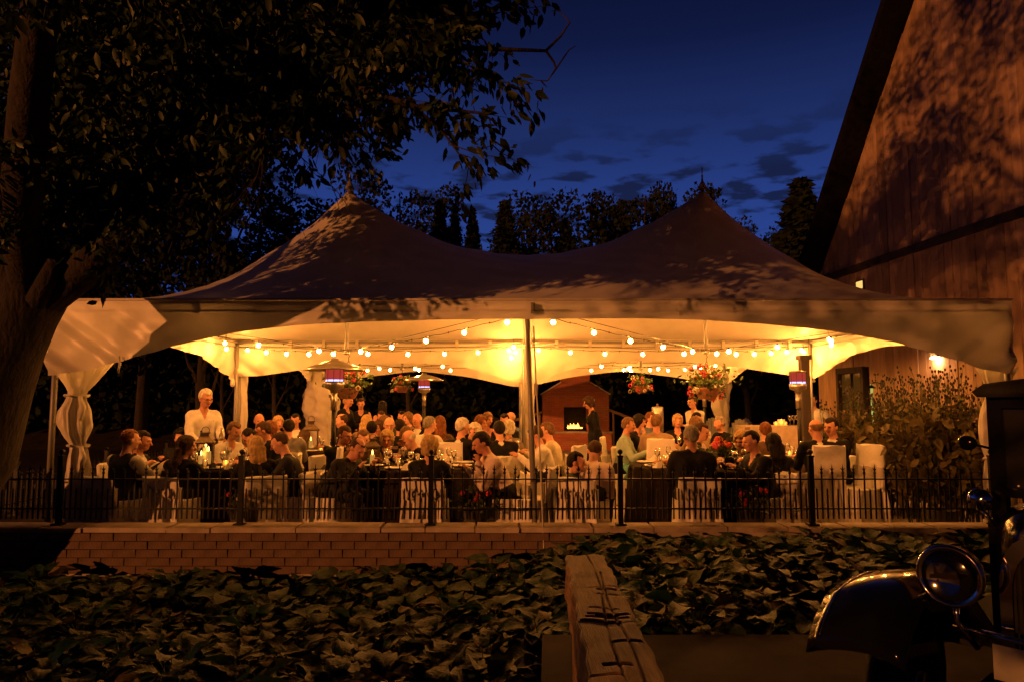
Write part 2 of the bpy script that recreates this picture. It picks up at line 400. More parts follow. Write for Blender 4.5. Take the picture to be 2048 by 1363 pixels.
for (X, Y) in spots:
    side = 'between the timber rail and the car' if X > .5 else 'left of the timber rail'
    lift = gz(X, Y) + (.04 if X > .9 else 0)
    near = Y < 7.0 and nb < 26
    if near: hosta((X, Y, lift), True, 'large-leaved hosta in the front of the bed ' + side, 'hostas ' + side); nb += 1
    else:
        o = ob('hosta', hproto[rh.randrange(5)], None, (X, Y, lift), rh.uniform(0, 6), 'small hosta clump towards the rear of the bed ' + side, 'plant', 'rear hostas ' + side)
        s = rh.uniform(.8, 1.1); o.scale = (s, s, s)

# ------------------------------------------------------------------ barn (gable end with single boards)
board_m = [pm('barn_board_%d' % i, c, .85, var=.16, scale=4, bump=.35, bscale=30, stretch=(2.5, 2.5, .5)) for i, c in enumerate([(.42, .275, .18), (.49, .33, .225), (.35, .23, .15), (.46, .30, .20)])]
dark_wood = pm('dark_trim', (.045, .033, .025), .8, var=.3, bump=.3, stretch=(1, 1, .3))
roof_m = pm('barn_roof', (.010, .009, .009), .9, spec=.03, var=.3, bump=.4, bscale=20)
BX, BS = 8.55, -.0628          # wall plane x = BX + BS*(y-12)
bang = math.atan2(1, BS)       # local +x runs along the wall, away from the camera
barn = thing('barn', 'tall weathered board barn with steep gable roof beside the tent', 'building', (BX, 12, 0), bang)
# local u: along wall (0 at y=12), local v: +v = towards the tent (-x world)
e_ = Vector((BS, 1, 0)).normalized(); nrm_ = Vector((-e_.y, e_.x, 0))
U_FAR = 6.75; U_RIDGE = -2.6; U_NEAR = -12.0; Z_EAVE = 4.55; SLOPE = 1.17
def rake(u): return Z_EAVE + (U_FAR - u) * SLOPE if u > U_RIDGE else Z_EAVE + (U_FAR - U_RIDGE) * SLOPE - (U_RIDGE - u) * SLOPE
m_ = MB(); m_.add([(U_FAR, -.06, -.3), (U_NEAR, -.06, -.3), (U_NEAR, -.06, rake(U_NEAR)), (U_RIDGE, -.06, rake(U_RIDGE)), (U_FAR, -.06, rake(U_FAR)),
                   (U_FAR, -6, -.3), (U_NEAR, -6, -.3), (U_NEAR, -6, rake(U_NEAR)), (U_RIDGE, -6, rake(U_RIDGE)), (U_FAR, -6, rake(U_FAR))],
                  [(0, 4, 3, 2, 1), (5, 6, 7, 8, 9), (0, 5, 9, 4), (1, 2, 7, 6)])
m_.build('wall_core', dark_wood, barn)
u = U_FAR; k = 0; rb = random.Random(5)
DOOR = (4.55, 5.75)
while u > -4.6:
    w_ = rb.uniform(.19, .27); ua, ub = u, u - w_ + .015; th = rb.uniform(.016, .042); m = board_m[rb.randrange(4)]
    segs = [(-.25, 4.62), (4.80, None)]
    if ub < DOOR[1] and ua > DOOR[0]: segs[0] = (2.36, 4.62)
    for (za, zb) in segs:
        zta, ztb = (rake(ua) - .03, rake(ub) - .03) if zb is None else (zb, zb)
        if zta < za + .02 and ztb < za + .02: continue
        zta = max(zta, za + .02)
        q = MB(); q.add([(ua, -.04, za), (ub, -.04, za), (ub, -.04, ztb), (ua, -.04, zta), (ua, th, za), (ub, th, za), (ub, th, ztb), (ua, th, zta)],
                        [(0, 3, 2, 1), (4, 5, 6, 7), (0, 1, 5, 4), (1, 2, 6, 5), (2, 3, 7, 6), (3, 0, 4, 7)])
        q.build('board', m, barn)
    u -= w_; k += 1
m_ = MB(); m_.box(((U_FAR + U_NEAR) / 2, .02, 4.71), (U_FAR - U_NEAR, .11, .17)); m_.build('girt', dark_wood, barn)
# roof with deep overhang towards the tent
m_ = MB()
for (ua, ub) in ((U_FAR + .75, U_RIDGE), (U_RIDGE, U_NEAR - .4)):
    za = Z_EAVE + (U_FAR - ua) * SLOPE if ua > U_RIDGE else rake(U_RIDGE); zb = rake(ub)
    m_.add([(ua, .62, za + .02), (ub, .62, zb + .02), (ub, -6.4, zb + .02), (ua, -6.4, za + .02), (ua, .62, za + .28), (ub, .62, zb + .28), (ub, -6.4, zb + .28), (ua, -6.4, za + .28)],
           [(0, 1, 2, 3), (4, 7, 6, 5), (0, 4, 5, 1), (1, 5, 6, 2), (2, 6, 7, 3), (3, 7, 4, 0)])
m_.build('roof', roof_m, barn)
# glazed door near the far end
glass_dark = pm('barn_glass', (.10, .11, .08), .08, var=.1, spec=.8)
lit_glass = emat('lit_window', (1.0, .62, .16), 1.1)
dc = (DOOR[0] + DOOR[1]) / 2
dr = MB(); 
for (c, s) in (((dc, .03, 2.30), (1.2, .14, .14)), ((DOOR[0] + .05, .03, 1.15), (.11, .14, 2.3)), ((DOOR[1] - .05, .03, 1.15), (.11, .14, 2.3)), ((dc, .02, 1.0), (1.0, .06, .09)), ((dc, .02, .22), (1.0, .06, .3))): dr.box(c, s)
dd = dr.build('door', dark_wood, barn)
for i in range(2):
    for (z0, z1) in ((.40, .94), (1.06, 1.6), (1.64, 2.22)):
        q = MB(); q.box((DOOR[0] + .33 + i * .52, .0, (z0 + z1) / 2), (.48, .02, z1 - z0)); q.build('pane', glass_dark, dd)
q = MB(); q.box((dc, .03, 1.32), (.035, .05, 1.84)); q.box((dc, .032, 1.62), (1.0, .04, .03)); q.build('glazing_bar', dark_wood, dd)
q = MB(); q.tube([(DOOR[0] + .12, .07, 1.0), (DOOR[0] + .12, .13, 1.0), (DOOR[0] + .12, .13, 1.16), (DOOR[0] + .12, .07, 1.16)], .012, 6); q.build('handle', iron, dd)
q = MB(); q.box((4.30, .035, 1.45), (.07, .02, 1.0)); q.build('sidelight', emat('sidelight', (.75, .85, .18), .55), barn)
q = MB(); q.box((4.6, .02, 4.28), (.34, .06, .26)); q.build('window_frame', dark_wood, barn)
q = MB(); q.box((4.6, .045, 4.28), (.26, .03, .18)); q.build('window_pane', lit_glass, barn)
def wallpt(u, v, z): return Vector((BX, 12, 0)) + e_ * u + nrm_ * v + Vector((0, 0, z))
wl = thing('wall_lantern', 'black gooseneck lantern on the barn wall beside the glazed door', 'lantern', wallpt(3.85, .035, 1.95), bang)
q = MB(); q.lathe([(.09, -.01), (.09, .02), (.03, .04)], 12, M=Matrix.Rotation(R(-90), 3, 'X')); q.build('back_plate', iron, wl, smooth=True)
q = MB(); q.tube([(0, .03, 0), (0, .14, .03), (0, .24, .02), (0, .27, -.05)], .012, 6); q.build('arm', iron, wl, smooth=True)
q = MB(); q.lathe([(.02, -.03), (.09, -.09), (.10, -.10)], 12, c=(0, .27, 0)); q.build('shade', iron, wl, smooth=True)
fl = thing('flood_lamp', 'small white box lamp high on the barn wall under the tent edge', 'lamp', wallpt(1.95, .03, 2.50), bang)
q = MB(); q.box((0, .05, 0), (.2, .10, .16)); q.build('housing', pm('lamp_white', (.7, .68, .62), .5), fl)
q = MB(); q.box((0, .06, -.095), (.16, .10, .028)); q.build('diffuser', emat('flood_glow', (1.0, .48, .19), 230.0), fl)
q = MB(); q.box((-.28, .06, -.03), (.24, .14, .07)); q.build('bracket', dark_wood, fl)
# ================================================================== tents
XL, XR, Y0, Y1, Y2 = -6.16, 6.67, 9.40, 15.83, 22.26
ZE, ZP = 2.906, 5.51
WT = XR - XL; DT = Y1 - Y0
vinyl = pm('tent_vinyl', (.62, .58, .52), .42, var=.10, scale=2.2, bump=.12, bscale=120, transl=.008)
vinyl_val = pm('valance_vinyl', (.70, .66, .58), .30, var=.06, scale=3, bump=.10, bscale=150, transl=.05)
alu = pm('tent_aluminium', (.26, .25, .23), .5, .3, var=.08, scale=20)
strap_m = pm('strap', (.5, .46, .38), .7)
def ridge(t):
    xs_ = [0, .1, .225, .35, .425, .475, .495, .505, .525, .575, .64, .78, .92, 1.0]
    rs_ = [0, .19, .42, .62, .77, .91, .985, .985, .91, .83, .735, .57, .50, .49]
    t2 = t * 2 if t <= .5 else (1 - t) * 2          # each half: end -> peak -> saddle
    return float(np.interp(t2 , xs_, rs_))
NX, NY = 200, 100
tg = np.linspace(0, 1, NX + 1)
RID = np.array([ridge(t) for t in tg])
H = np.zeros((NY + 1, NX + 1)); mid = NY // 2
fyy = 1 - np.abs(np.linspace(-1, 1, NY + 1))
H[:] = fyy[:, None] * RID[None]
for _ in range(2600):
    H[1:-1, 1:-1] = .25 * (H[:-2, 1:-1] + H[2:, 1:-1] + H[1:-1, :-2] + H[1:-1, 2:])
    H[mid] = RID
    H[0] = H[-1] = 0; H[:, 0] = H[:, -1] = 0
H[mid, 1:-1] = .5 * H[mid, 1:-1] + .25 * (H[mid - 1, 1:-1] + H[mid + 1, 1:-1])
ZH = ZE + (ZP - ZE) * H
gx = XL + WT * tg; gy = np.linspace(0, DT, NY + 1)
def tent_roof_mesh():
    V = np.zeros((NY + 1, NX + 1, 3)); V[..., 0] = gx[None]; V[..., 1] = gy[:, None]; V[..., 2] = ZH
    wob = .010 * np.sin(gx[None] * 9 + gy[:, None] * 5) * np.sin(gy[:, None] * 7 - gx[None] * 2.3) * np.minimum(1, H * 6)
    V[..., 2] += wob
    i = np.arange(NX)[None] + np.arange(NY)[:, None] * (NX + 1)
    F = np.stack([i, i + 1, i + NX + 2, i + NX + 1], -1).reshape(-1, 4)
    return mesh_np('roof', V.reshape(-1, 3), F, vinyl, smooth=True)
def roof_z(x, y):    # y local 0..DT
    return float(ZH[int(round(y / DT * NY)), int(round((x - XL) / WT * NX))])
rv = random.Random(21)
def valance(A, B, drop, n=90, rows=10, wr=.02, out=(0, -1, 0), seed=0, flare=.0):
    """hanging strip from A to B; drop(t) gives the length hanging down"""
    A = Vector(A); B = Vector(B); o = Vector(out); Ln = (B - A).length
    m = MB(); ph = [rv.uniform(0, 6) for _ in range(8)]
    def f(u, v):
        d = drop(u); p = A + (B - A) * u
        s = u * Ln
        w = wr * v * (math.sin(s * 3.1 + ph[0] + v * 2) + .6 * math.sin(s * 7.3 + ph[1] - v * 3) + .35 * math.sin(s * 15 + ph[2] + v * 5))
        edge = min(u, 1 - u) * Ln
        w += .05 * math.exp(-edge / 1.0) * v * (math.sin(11 * (v * d * 1.3 - edge * .9) + ph[3]) + .5 * math.sin(24 * (v * d - edge * .7) + ph[4]))
        w += .012 * v * math.sin(s * 2.2 + ph[5]) * math.sin(v * 14 + s * 5 + ph[6])      # diagonal pulls at the corners
        return p + Vector((0, 0, -d * v)) + o * (w + flare * v * v)
    m.grid(f, n, rows); return m
def lerp_drop(pts): 
    a = [p[0] for p in pts]; b = [p[1] for p in pts]
    return lambda t: float(np.interp(t, a, b))
def smooth_drop(pts, n=41):
    a = np.linspace(0, 1, 201); v = np.interp(a, [p[0] for p in pts], [p[1] for p in pts])
    k = np.hanning(25); k /= k.sum(); v2 = np.convolve(np.pad(v, 12, mode='edge'), k, 'valid')
    return lambda t: float(np.interp(t, a, v2))
def px_drop(lst, y, ztop):
    pts = []
    for (px, py) in lst:
        p = W(px, py, y); pts.append(((p.x - XL) / WT, ztop - p.z))
    return smooth_drop(pts)

front_drop = px_drop([(104, 752), (170, 742), (240, 722), (330, 698), (430, 671), (520, 657), (600, 650), (740, 643), (900, 639), (1075, 638), (1250, 637), (1400, 639), (1560, 651), (1650, 660), (1740, 673), (1830, 695), (1900, 716), (1960, 738), (2024, 752)], Y0, ZE)
arch = smooth_drop([(0, .92), (.12, .70), (.28, .46), (.5, .36), (.72, .46), (.88, .70), (1, .95)])
arch_mid = smooth_drop([(0, .80), (.04, .80), (.12, .63), (.22, .53), (.30, .50), (.38, .53), (.44, .72), (.5, 1.02), (.56, .72), (.62, .50), (.70, .44), (.78, .47), (.88, .60), (.96, .78), (1, .82)])

def king_mast(x, y):  pass
def make_tent(y, label, front, back, name='marquee_tent'):
    t = thing(name, label, 'tent', ((XL + XR) / 2, y, 0)); ox = (XL + XR) / 2
    o = ob('roof', tent_roof_mesh(), t, (-ox, 0, 0))
    def add(m, nm, mats, sm=True): 
        m.v = [(a - ox, b - y, c) for (a, b, c) in m.v]; return m.build(nm, mats, t, smooth=sm)
    va = add(valance((XL, y - .012, ZE), (XR, y - .012, ZE), front, 300, 16, .016, (0, -1, 0)), 'valance', vinyl_val)
    add(valance((XL, y + DT - .05, ZE), (XR, y + DT - .05, ZE), back, 260, 16, .034, (0, 1, 0)), 'valance', vinyl_val)
    add(valance((XL - .01, y, ZE), (XL - .01, y + DT, ZE), arch, 90, 10, .02, (-1, 0, 0)), 'valance', vinyl_val)
    add(valance((XR + .01, y, ZE), (XR + .01, y + DT, ZE), arch, 90, 10, .02, (1, 0, 0)), 'valance', vinyl_val)
    # piped hem along the front eave
    m = MB(); m.tube([(XL, y - .02, ZE + .004), (XR, y - .02, ZE + .004)], .016, 6); add(m, 'hem', vinyl_val)
    # frame: perimeter tubes, poles, masts with cross cables, finials
    xm = (XL + XR) / 2
    for (a, b) in (((XL, y + .06), (XR, y + .06)), ((XL, y + DT - .12), (XR, y + DT - .12)), ((XL + .06, y), (XL + .06, y + DT)), ((XR - .06, y), (XR - .06, y + DT))):
        m = MB(); m.tube([(a[0], a[1], ZE - .05), (b[0], b[1], ZE - .05)], .032, 8); m.tube([(a[0], a[1], ZE - .16), (b[0], b[1], ZE - .16)], .012, 6); add(m, 'frame_tube', alu)
    for yy in (y + .06, y + DT - .12):
        for i in range(17):
            x = XL + .5 + i * (WT - 1) / 16
            m = MB(); m.box((x, yy, ZE - .10), (.07, .075, .17)); add(m, 'strap_loop', strap_m, False)
    for (x, yy) in ((XL + .06, y + .07), (XR - .06, y + .07), (XL + .06, y + DT - .12), (XR - .06, y + DT - .12), (xm - .02, y + .08), (xm, y + DT - .12)):
        lean = .035 if abs(x - xm) < .1 and yy < y + 1 else 0
        m = MB(); m.tube([(x + lean * 2, yy, FZ + .012), (x - lean, yy, ZE - .03)], .038, 10); m.box((x + lean * 2, yy, FZ + .006), (.18, .18, .012)); add(m, 'pole', alu)
    for xc in (XL + WT * .25, XL + WT * .75):
        yc = y + DT / 2
        m = MB(); m.tube([(xc, yc, 2.42), (xc, yc, ZP - .04)], .035, 10); m.lathe([(.0001, 2.38), (.06, 2.40), (.06, 2.44), (.035, 2.47)], 10, c=(xc, yc, 0)); add(m, 'mast', alu)
        m = MB(); m.lathe([(.09, ZP - .12), (.05, ZP - .02), (.022, ZP + .03), (.014, ZP + .10), (.018, ZP + .13), (.010, ZP + .16), (.010, ZP + .29), (.0001, ZP + .30)], 10, c=(xc, yc, 0)); add(m, 'finial', alu)
        for (xe, ye) in ((xc - WT / 4, y + .05), (xc + WT / 4, y + .05), (xc - WT / 4, y + DT - .1), (xc + WT / 4, y + DT - .1)):
            m = MB(); m.tube([(xc, yc, 2.44), (xe, ye, ZE - .08)], .005, 5); add(m, 'cable', iron)
    for sx in (-1, 1):
        m = MB(); m.tube([(xm, y + DT - .12, ZE - .1), (xm + sx * .0, y + DT * .62, roof_z(xm, DT * .62) - .06)], .022, 6); add(m, 'brace', alu) if sx > 0 else None
    return t
tent_front = make_tent(Y0, 'white twin-peaked marquee tent behind the iron fence with arched valance', front_drop, arch_mid)
tent_back = make_tent(Y1, 'second twin-peaked marquee tent joined behind the nearer one, before the brick fireplace', lambda t: .12, smooth_drop([(0, .9), (.12, .6), (.25, .40), (.38, .6), (.5, .95), (.62, .6), (.75, .40), (.88, .6), (1, .9)]))

# centre bracket on the front valance and guy strap
q = MB(); q.box((0, -.05, 0), (.05, .10, .14)); q.tube([(0, -.10, .05), (.0, -.12, -.04)], .02, 6); q.build('bracket', alu, tent_front, (.02, -.03, ZE - .12))
q = MB(); q.tube([(.03, -.05, 2.55), (.06, -.06, 1.8), (.10, -.30, .9), (.13, -.42, -.03), (.14, -.47, -.30)], .011, 5); q.box((.06, -.065, 1.72), (.05, .03, .16)); q.build('guy_strap', strap_m, tent_front, (0, 0, 0))

# ------------------------------------------------------------------ gathered corner curtains
curt_m = pm('curtain_vinyl', (.70, .66, .58), .34, var=.07, scale=4, bump=.15, bscale=80, transl=.25)
def curtain(loc, rings, label, pleats=9, tiez=(), tails=True, n=120, rz=0):
    """rings: (z, cx, cy, rx, ry)"""
    t = thing('curtain', label, 'curtain', loc, rz, None)
    zs = [r_[0] for r_ in rings]; m = MB(); rows = 54
    ph = [rv.uniform(0, 6) for _ in range(5)]
    def f(u, v):
        z = zs[0] + (zs[-1] - zs[0]) * v
        g = lambda k: float(np.interp(-z, [-q for q in zs], [r_[k] for r_ in rings]))
        a = 2 * math.pi * u; rx, ry = g(3), g(4)
        pl = .93 + .22 * abs(math.sin(a * pleats * .5 + ph[0] + .8 * math.sin(z * 3 + a))) - .12 * abs(math.sin(a * (pleats + 2) * .5 + ph[1] + z * 2.5)) + .07 * math.sin(z * 8 + a * 2 + ph[2]) + .04 * math.sin(z * 21 + a * 5)
        return (g(1) + rx * pl * math.cos(a), g(2) + ry * pl * math.sin(a), z)
    m.grid(f, n, rows); m.build('cloth', curt_m, t, smooth=True)
    for tz in tiez:
        g = lambda k: float(np.interp(-tz, [-q for q in zs], [r_[k] for r_ in rings]))
        k = MB(); c = Vector((g(1), g(2), tz)); pts = [c + Vector((math.cos(a) * (g(3) * 1.28), math.sin(a) * (g(4) * 1.28), .012 * math.sin(2 * a))) for a in np.linspace(0, 2 * math.pi, 15)]
        k.tube(pts, .018, 6); 
        if tails: k.tube([c + Vector((g(3) * .8, -g(4) * 1.25, 0)), c + Vector((g(3) * 1.3, -g(4) * 1.5, -.16)), c + Vector((g(3) * 1.0, -g(4) * 1.4, -.33))], [.03, .045, .02], 6)
        k.build('tie', curt_m, t, smooth=True)
    return t
def cw(px, py, y): return W(px, py, y)
# rings from pixels (centre, half width px)
def rings_px(lst, y):
    o = []
    base = W(lst[-1][0], lst[-1][1], y)
    for (px, py, hw) in lst:
        p = W(px, py, y); o.append((p.z, p.x - base.x, 0, hw * y / FPX, hw * y / FPX * .62))
    o[-1] = (FZ + .012,) + o[-1][1:]
    return Vector((base.x, y, 0)), o
loc, rg = rings_px([(168, 716, 52), (164, 745, 40), (155, 784, 17), (152, 798, 19), (147, 820, 29), (149, 850, 30), (152, 872, 22), (156, 886, 15), (157, 896, 17), (157, 925, 21), (155, 985, 22), (154, 1034, 23)], 9.75)
curtain(loc, rg, 'white curtain gathered and tied at the tent pole by the leaning tree', 11, (W(154, 791, 9.75).z, W(155, 891, 9.75).z))
loc, rg = rings_px([(1993, 735, 34), (1993, 760, 26), (1990, 785, 14), (1985, 830, 22), (1982, 880, 22), (1984, 915, 12), (1984, 960, 15), (1984, 1030, 16)], 9.72)
curtain(loc, rg, 'white curtain tied at the tent pole beside the vintage car', 7, (W(1990, 787, 9.72).z, W(1984, 915, 9.72).z), False)
loc, rg = rings_px([(645, 716, 34), (648, 745, 27), (640, 790, 33), (640, 830, 34), (645, 862, 24), (645, 890, 22)], 22.0)
curtain(loc, rg, 'white curtain hanging bunched at the far tent corner behind the patio heater', 6, (), False)
loc, rg = rings_px([(1446, 745, 16), (1446, 770, 16), (1440, 790, 18), (1441, 815, 17), (1446, 835, 12), (1448, 860, 10), (1448, 892, 11)], 22.0)
curtain(loc, rg, 'white curtain hanging at the far tent corner by the slatted garden chairs', 6, (), False)
loc, rg = rings_px([(1058, 765, 17), (1056, 790, 13), (1056, 830, 13), (1056, 870, 14), (1056, 935, 14)], 15.9)
curtain(loc, rg, 'white fabric sleeve around the middle tent pole between the two tents', 4, (), False)
loc, rg = rings_px([(486, 745, 10), (486, 800, 8), (487, 860, 8), (487, 937, 9)], 15.95)
curtain(loc, rg, 'narrow white fabric strip on the side pole behind the waiter', 3, (), False, 36)
q = MB(); q.tube([(0, 0, 0), (.02, -.01, -.10), (-.005, 0, -.22)], [.012, .016, .014], 5); q.build('tie_strap', curt_m, tent_front, (W(240, 712, 9.39).x - (XL + XR) / 2, -.03, W(240, 712, 9.39).z), smooth=True)
q = MB(); q.lathe([(.0001, 0), (.05, -.02), (.055, -.12), (.04, -.16), (.0001, -.18)], 8, fold=.15, nf=3); q.build('fabric_roll', curt_m, tent_front, (W(466, 762, 15.6).x - (XL + XR) / 2, DT - .25, W(466, 757, 15.6).z), smooth=True)

# ------------------------------------------------------------------ string lights
bulb_m = emat('bulb_glow', (1.0, .345, .055), 560.0)
sock_m = pm('socket', (.02, .02, .02), .5)
bm_ = MB(); bm_.lathe([(.0001, -.088), (.017, -.084), (.029, -.071), (.034, -.054), (.029, -.038), (.018, -.026), (.012, -.02), (.0001, -.02)], 10); BULB = bm_.mesh('bulb', bulb_m, True)
bm_ = MB(); bm_.lathe([(.0001, .012), (.012, .01), (.016, -.015), (.015, -.03), (.0001, -.03)], 8); SOCK = bm_.mesh('socket', sock_m, True)
def string_light(A, B, n, sag, label, ts=None):
    A = Vector(A); B = Vector(B); t = thing('string_light', label, 'string light', A, 0, 'strings of round bulbs under the tents')
    def pt(s): return (B - A) * s - Vector((0, 0, sag * 4 * s * (1 - s)))
    m = MB(); m.tube([pt(i / 24) + Vector((0, 0, .008 * math.sin(i * 2.1))) for i in range(25)], .0055, 5); m.build('wire', sock_m, t, smooth=True)
    for i, s in enumerate(ts or [(k + .5) / n for k in range(n)]):
        p = pt(s); rzz = rv.uniform(0, 6)
        a = ob('socket', SOCK, t, p, rzz); c = ob('bulb', BULB, t, p + Vector((0, 0, -.004)), rzz)
    for i in range(n * 2):
        p = pt((i + .2) / (2 * n)); mm = MB(); mm.box(p, (.012, .012, .03)); mm.build('spacer', sock_m, t)
xm = (XL + XR) / 2; m1, m2 = XL + WT * .25, XL + WT * .75
def set_strings(y, sfx, sag, n):
    yc = y + DT / 2; za = 2.47; ze = ZE - .14
    string_light((m1, yc, za), (XL + .1, y + DT - .15, ze), n, sag, 'bulb string from the left mast to the side pole ' + sfx)
    string_light((m1, yc, za), (xm, y + DT - .15, ze), n, sag, 'bulb string from the left mast to the middle back pole ' + sfx)
    string_light((m1, yc, za), (xm, y + .15, ze), n, sag, 'bulb string from the left mast to the middle front pole ' + sfx)
    string_light((m2, yc, za), (xm, y + .15, ze), n, sag, 'bulb string from the right mast to the middle front pole ' + sfx)
    string_light((m2, yc, za), (xm, y + DT - .15, ze), n, sag, 'bulb string from the right mast to the middle back pole ' + sfx)
    string_light((m2, yc, za), (XR - .1, y + DT - .15, ze), n + 1, sag, 'bulb string from the right mast to the barn side pole ' + sfx)
    string_light((m2, yc, za), (XR - .1, y + .2, ze), n, sag, 'bulb string from right mast to the corner by the car ' + sfx)
    string_light((m1, yc, za), (XL + .1, y + .2, ze), n - 1, sag, 'bulb string from left mast to the corner by the tree ' + sfx)
set_strings(Y0, 'in the front tent', .06, 5)
set_strings(Y1, 'in the rear tent', .10, 4)
# bunches of bulbs at the poles
def bunch(p, k, label):
    t = thing('bulb_bunch', label, 'string light', p, 0, 'strings of round bulbs under the tents')
    m = MB(); m.tube([(0, 0, .1), (0.01, -.03, 0), (0, -.02, -.03 - .1 * k)], .006, 5); m.build('wire', sock_m, t)
    for i in range(k):
        q = Vector((.05 * math.sin(i * 2.4), -.05, -.02 - .115 * i)); ob('socket', SOCK, t, q); ob('bulb', BULB, t, q)
bunch((xm - .22, Y1 - .35, ZE - .10), 3, 'bunch of three bulbs glowing at the middle pole between the tents')
bunch((XR - .34, Y1 - .45, ZE - .22), 3, 'bunch of three bulbs glowing at the side pole by the barn door')
bunch((XR - .75, Y1 - 2.6, ZE - .12), 2, 'bunch of two bulbs under the valance on the barn side')
bunch((XR - .35, Y1 - 3.6, ZE - .16), 1, 'single bare bulb hanging at the arch edge in front of the barn')
bunch((XL + .32, Y1 - 1.4, ZE - .10), 2, 'bunch of two bulbs glowing beside the side pole above the waiter')
bunch((XL + .45, Y0 + .55, ZE - .18), 1, 'single bulb shining through the valance at the corner by the tree')
bunch((XL + 2.1, Y0 + .45, ZE - .16), 1, 'single bulb shining through the front valance near the tied strap')
bunch((m2 + .1, Y2 - .8, ZE - .25), 2, 'bunch of two bulbs glowing at the rear of the rear tent')
# ================================================================== furniture and small things
cover_m = pm('chair_cover', (.74, .70, .62), .75, var=.07, scale=5, bump=.25, bscale=35)
sash_m = pm('chair_sash', (.52, .47, .40), .6, var=.05, scale=8, bump=.15)
def chair_meshes(hb, w=.46):
    """slip-covered chair; sitter faces -y; origin on floor under seat centre"""
    m = MB(); hw = w / 2
    def skirt(u, v):   # around the seat down to the floor
        a = 2 * math.pi * u; c, s = math.cos(a), math.sin(a); k = (abs(c) ** 4 + abs(s) ** 4) ** -.25
        fl = .97 + .07 * v + .045 * v * math.sin(a * 9 + 1 + .5 * math.sin(a * 2)) + .03 * v * math.sin(a * 17 + v)
        return (c * k * hw * .98 * fl, s * k * .22 * fl, .455 * (1 - v) + .004)
    m.grid(skirt, 56, 8)
    m.add([skirt(i / 56, 0) for i in range(56)], [tuple(range(56))])
    th = .035
    def back(u, v):
        a = 2 * math.pi * u; c, s = math.cos(a), math.sin(a); k = (abs(c) ** 5 + abs(s) ** 5) ** -.2
        z = .43 + (hb - .43) * v; y = .205 + .07 * v + .015 * math.sin(v * 3)
        tk = th * (1 - .15 * v) * (1 + .1 * math.sin(a * 6 + v * 4)); ww = hw * (.98 - .04 * v)
        return (c * k * ww, y + s * k * tk, z + (.012 * math.sin(a * 4) if v > .98 else 0))
    m.grid(back, 40, 9); m.add([back(i / 40, 1) for i in range(40)], [tuple(range(40))])
    def tail(u, v):   # rear drop to the floor
        x = (u * 2 - 1) * hw * (.96 + .10 * v); z = .52 * (1 - v) + .004
        return (x, .242 + .012 + .035 * v + .028 * math.sin(u * 15 + 1.2 * math.sin(u * 5) + v) * (.3 + v), z)
    m.grid(tail, 28, 7)
    cov = m.mesh('cover', cover_m, True)
    s_ = MB(); zb = .43 + (hb - .43) * .42
    def band(u, v):
        a = 2 * math.pi * u; c, s = math.cos(a), math.sin(a); k = (abs(c) ** 5 + abs(s) ** 5) ** -.2
        return (c * k * hw * 1.0, .235 + s * k * .044, zb - .06 + .12 * v + .006 * math.sin(a * 11))
    s_.grid(band, 36, 3)
    yb = .292
    for sx in (-1, 1):
        s_.add([(0, yb, zb), (sx * .14, yb + .02, zb + .07), (sx * .17, yb + .03, zb), (sx * .13, yb + .02, zb - .06), (sx * .07, yb + .05, zb + .01)], [(0, 1, 4), (1, 2, 4), (2, 3, 4), (3, 0, 4)])
        s_.add([(0, yb, zb), (sx * .07, yb + .02, zb - .02), (sx * .11, yb + .045, .10), (sx * .02, yb + .045, .13)], [(0, 1, 2, 3)])
    s_.ball((0, yb + .01, zb), .03, 8, 6)
    return cov, s_.mesh('sash', sash_m, True)
LOWC = chair_meshes(.72, .49); TALLC = chair_meshes(1.0, .44); MIDC = chair_meshes(.81, .44)
def chair(loc, rz, label, kind='tall', group='white slip-covered chairs around the dining tables'):
    t = thing('covered_chair', label, 'chair', (loc[0], loc[1], FZ), rz, group); t.scale = (PS,) * 3; cm = {'low': LOWC, 'mid': MIDC}.get(kind, TALLC)
    ob('cover', cm[0], t); ob('sash', cm[1], t); return t

cloth_dark = pm('cloth_dark', (.014, .009, .008), .85, spec=.15, var=.2, scale=6, bump=.1)
cloth_mauve = pm('cloth_mauve', (.20, .13, .11), .7, var=.12, scale=6, bump=.1)
cloth_white = pm('cloth_white', (.70, .66, .58), .7, var=.06, scale=6, bump=.1)
wood_t = pm('table_wood', (.22, .13, .07), .6, var=.25, scale=4)
white_china = pm('china', (.78, .75, .70), .25, var=.03, spec=.6)
glassm = pm('glassware', (.95, .95, .95), .03, var=0, trans=1.0, ior=1.45)
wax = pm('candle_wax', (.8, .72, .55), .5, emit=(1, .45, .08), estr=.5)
flame_m = emat('candle_flame', (1.0, .50, .10), 24.0)
amber = pm('amber_glass', (.9, .55, .2), .08, var=.1, trans=.6, emit=(1.0, .36, .05), estr=.8)

pl = MB(); pl.lathe([(.0001, .008), (.085, .008), (.09, .012), (.13, .022), (.132, .019), (.09, .004), (.06, 0), (.0001, 0)], 20); PLATE = pl.mesh('plate', white_china, True)
gl = MB(); gl.lathe([(.0001, .004), (.032, .003), (.033, 0), (.006, .008), (.0045, .085), (.02, .10), (.036, .13), (.038, .16), (.031, .20), (.0295, .20), (.0355, .158), (.033, .132), (.017, .104), (.0001, .10)], 12); GLASS = gl.mesh('wine_glass', glassm, True)
tb = MB(); tb.lathe([(.0001, 0), (.03, 0), (.034, .11), (.032, .11), (.028, .008), (.0001, .008)], 12); TUMB = tb.mesh('tumbler', glassm, True)
nk = MB(); nk.add([(-.08, -.05, 0), (.08, -.05, 0), (.07, .05, 0), (-.07, .05, 0), (-.03, 0, .075), (.03, 0, .07)], [(0, 1, 5, 4), (2, 3, 4, 5), (1, 2, 5), (3, 0, 4)]); NAP = nk.mesh('napkin', cloth_white, False)
TABLES = {}
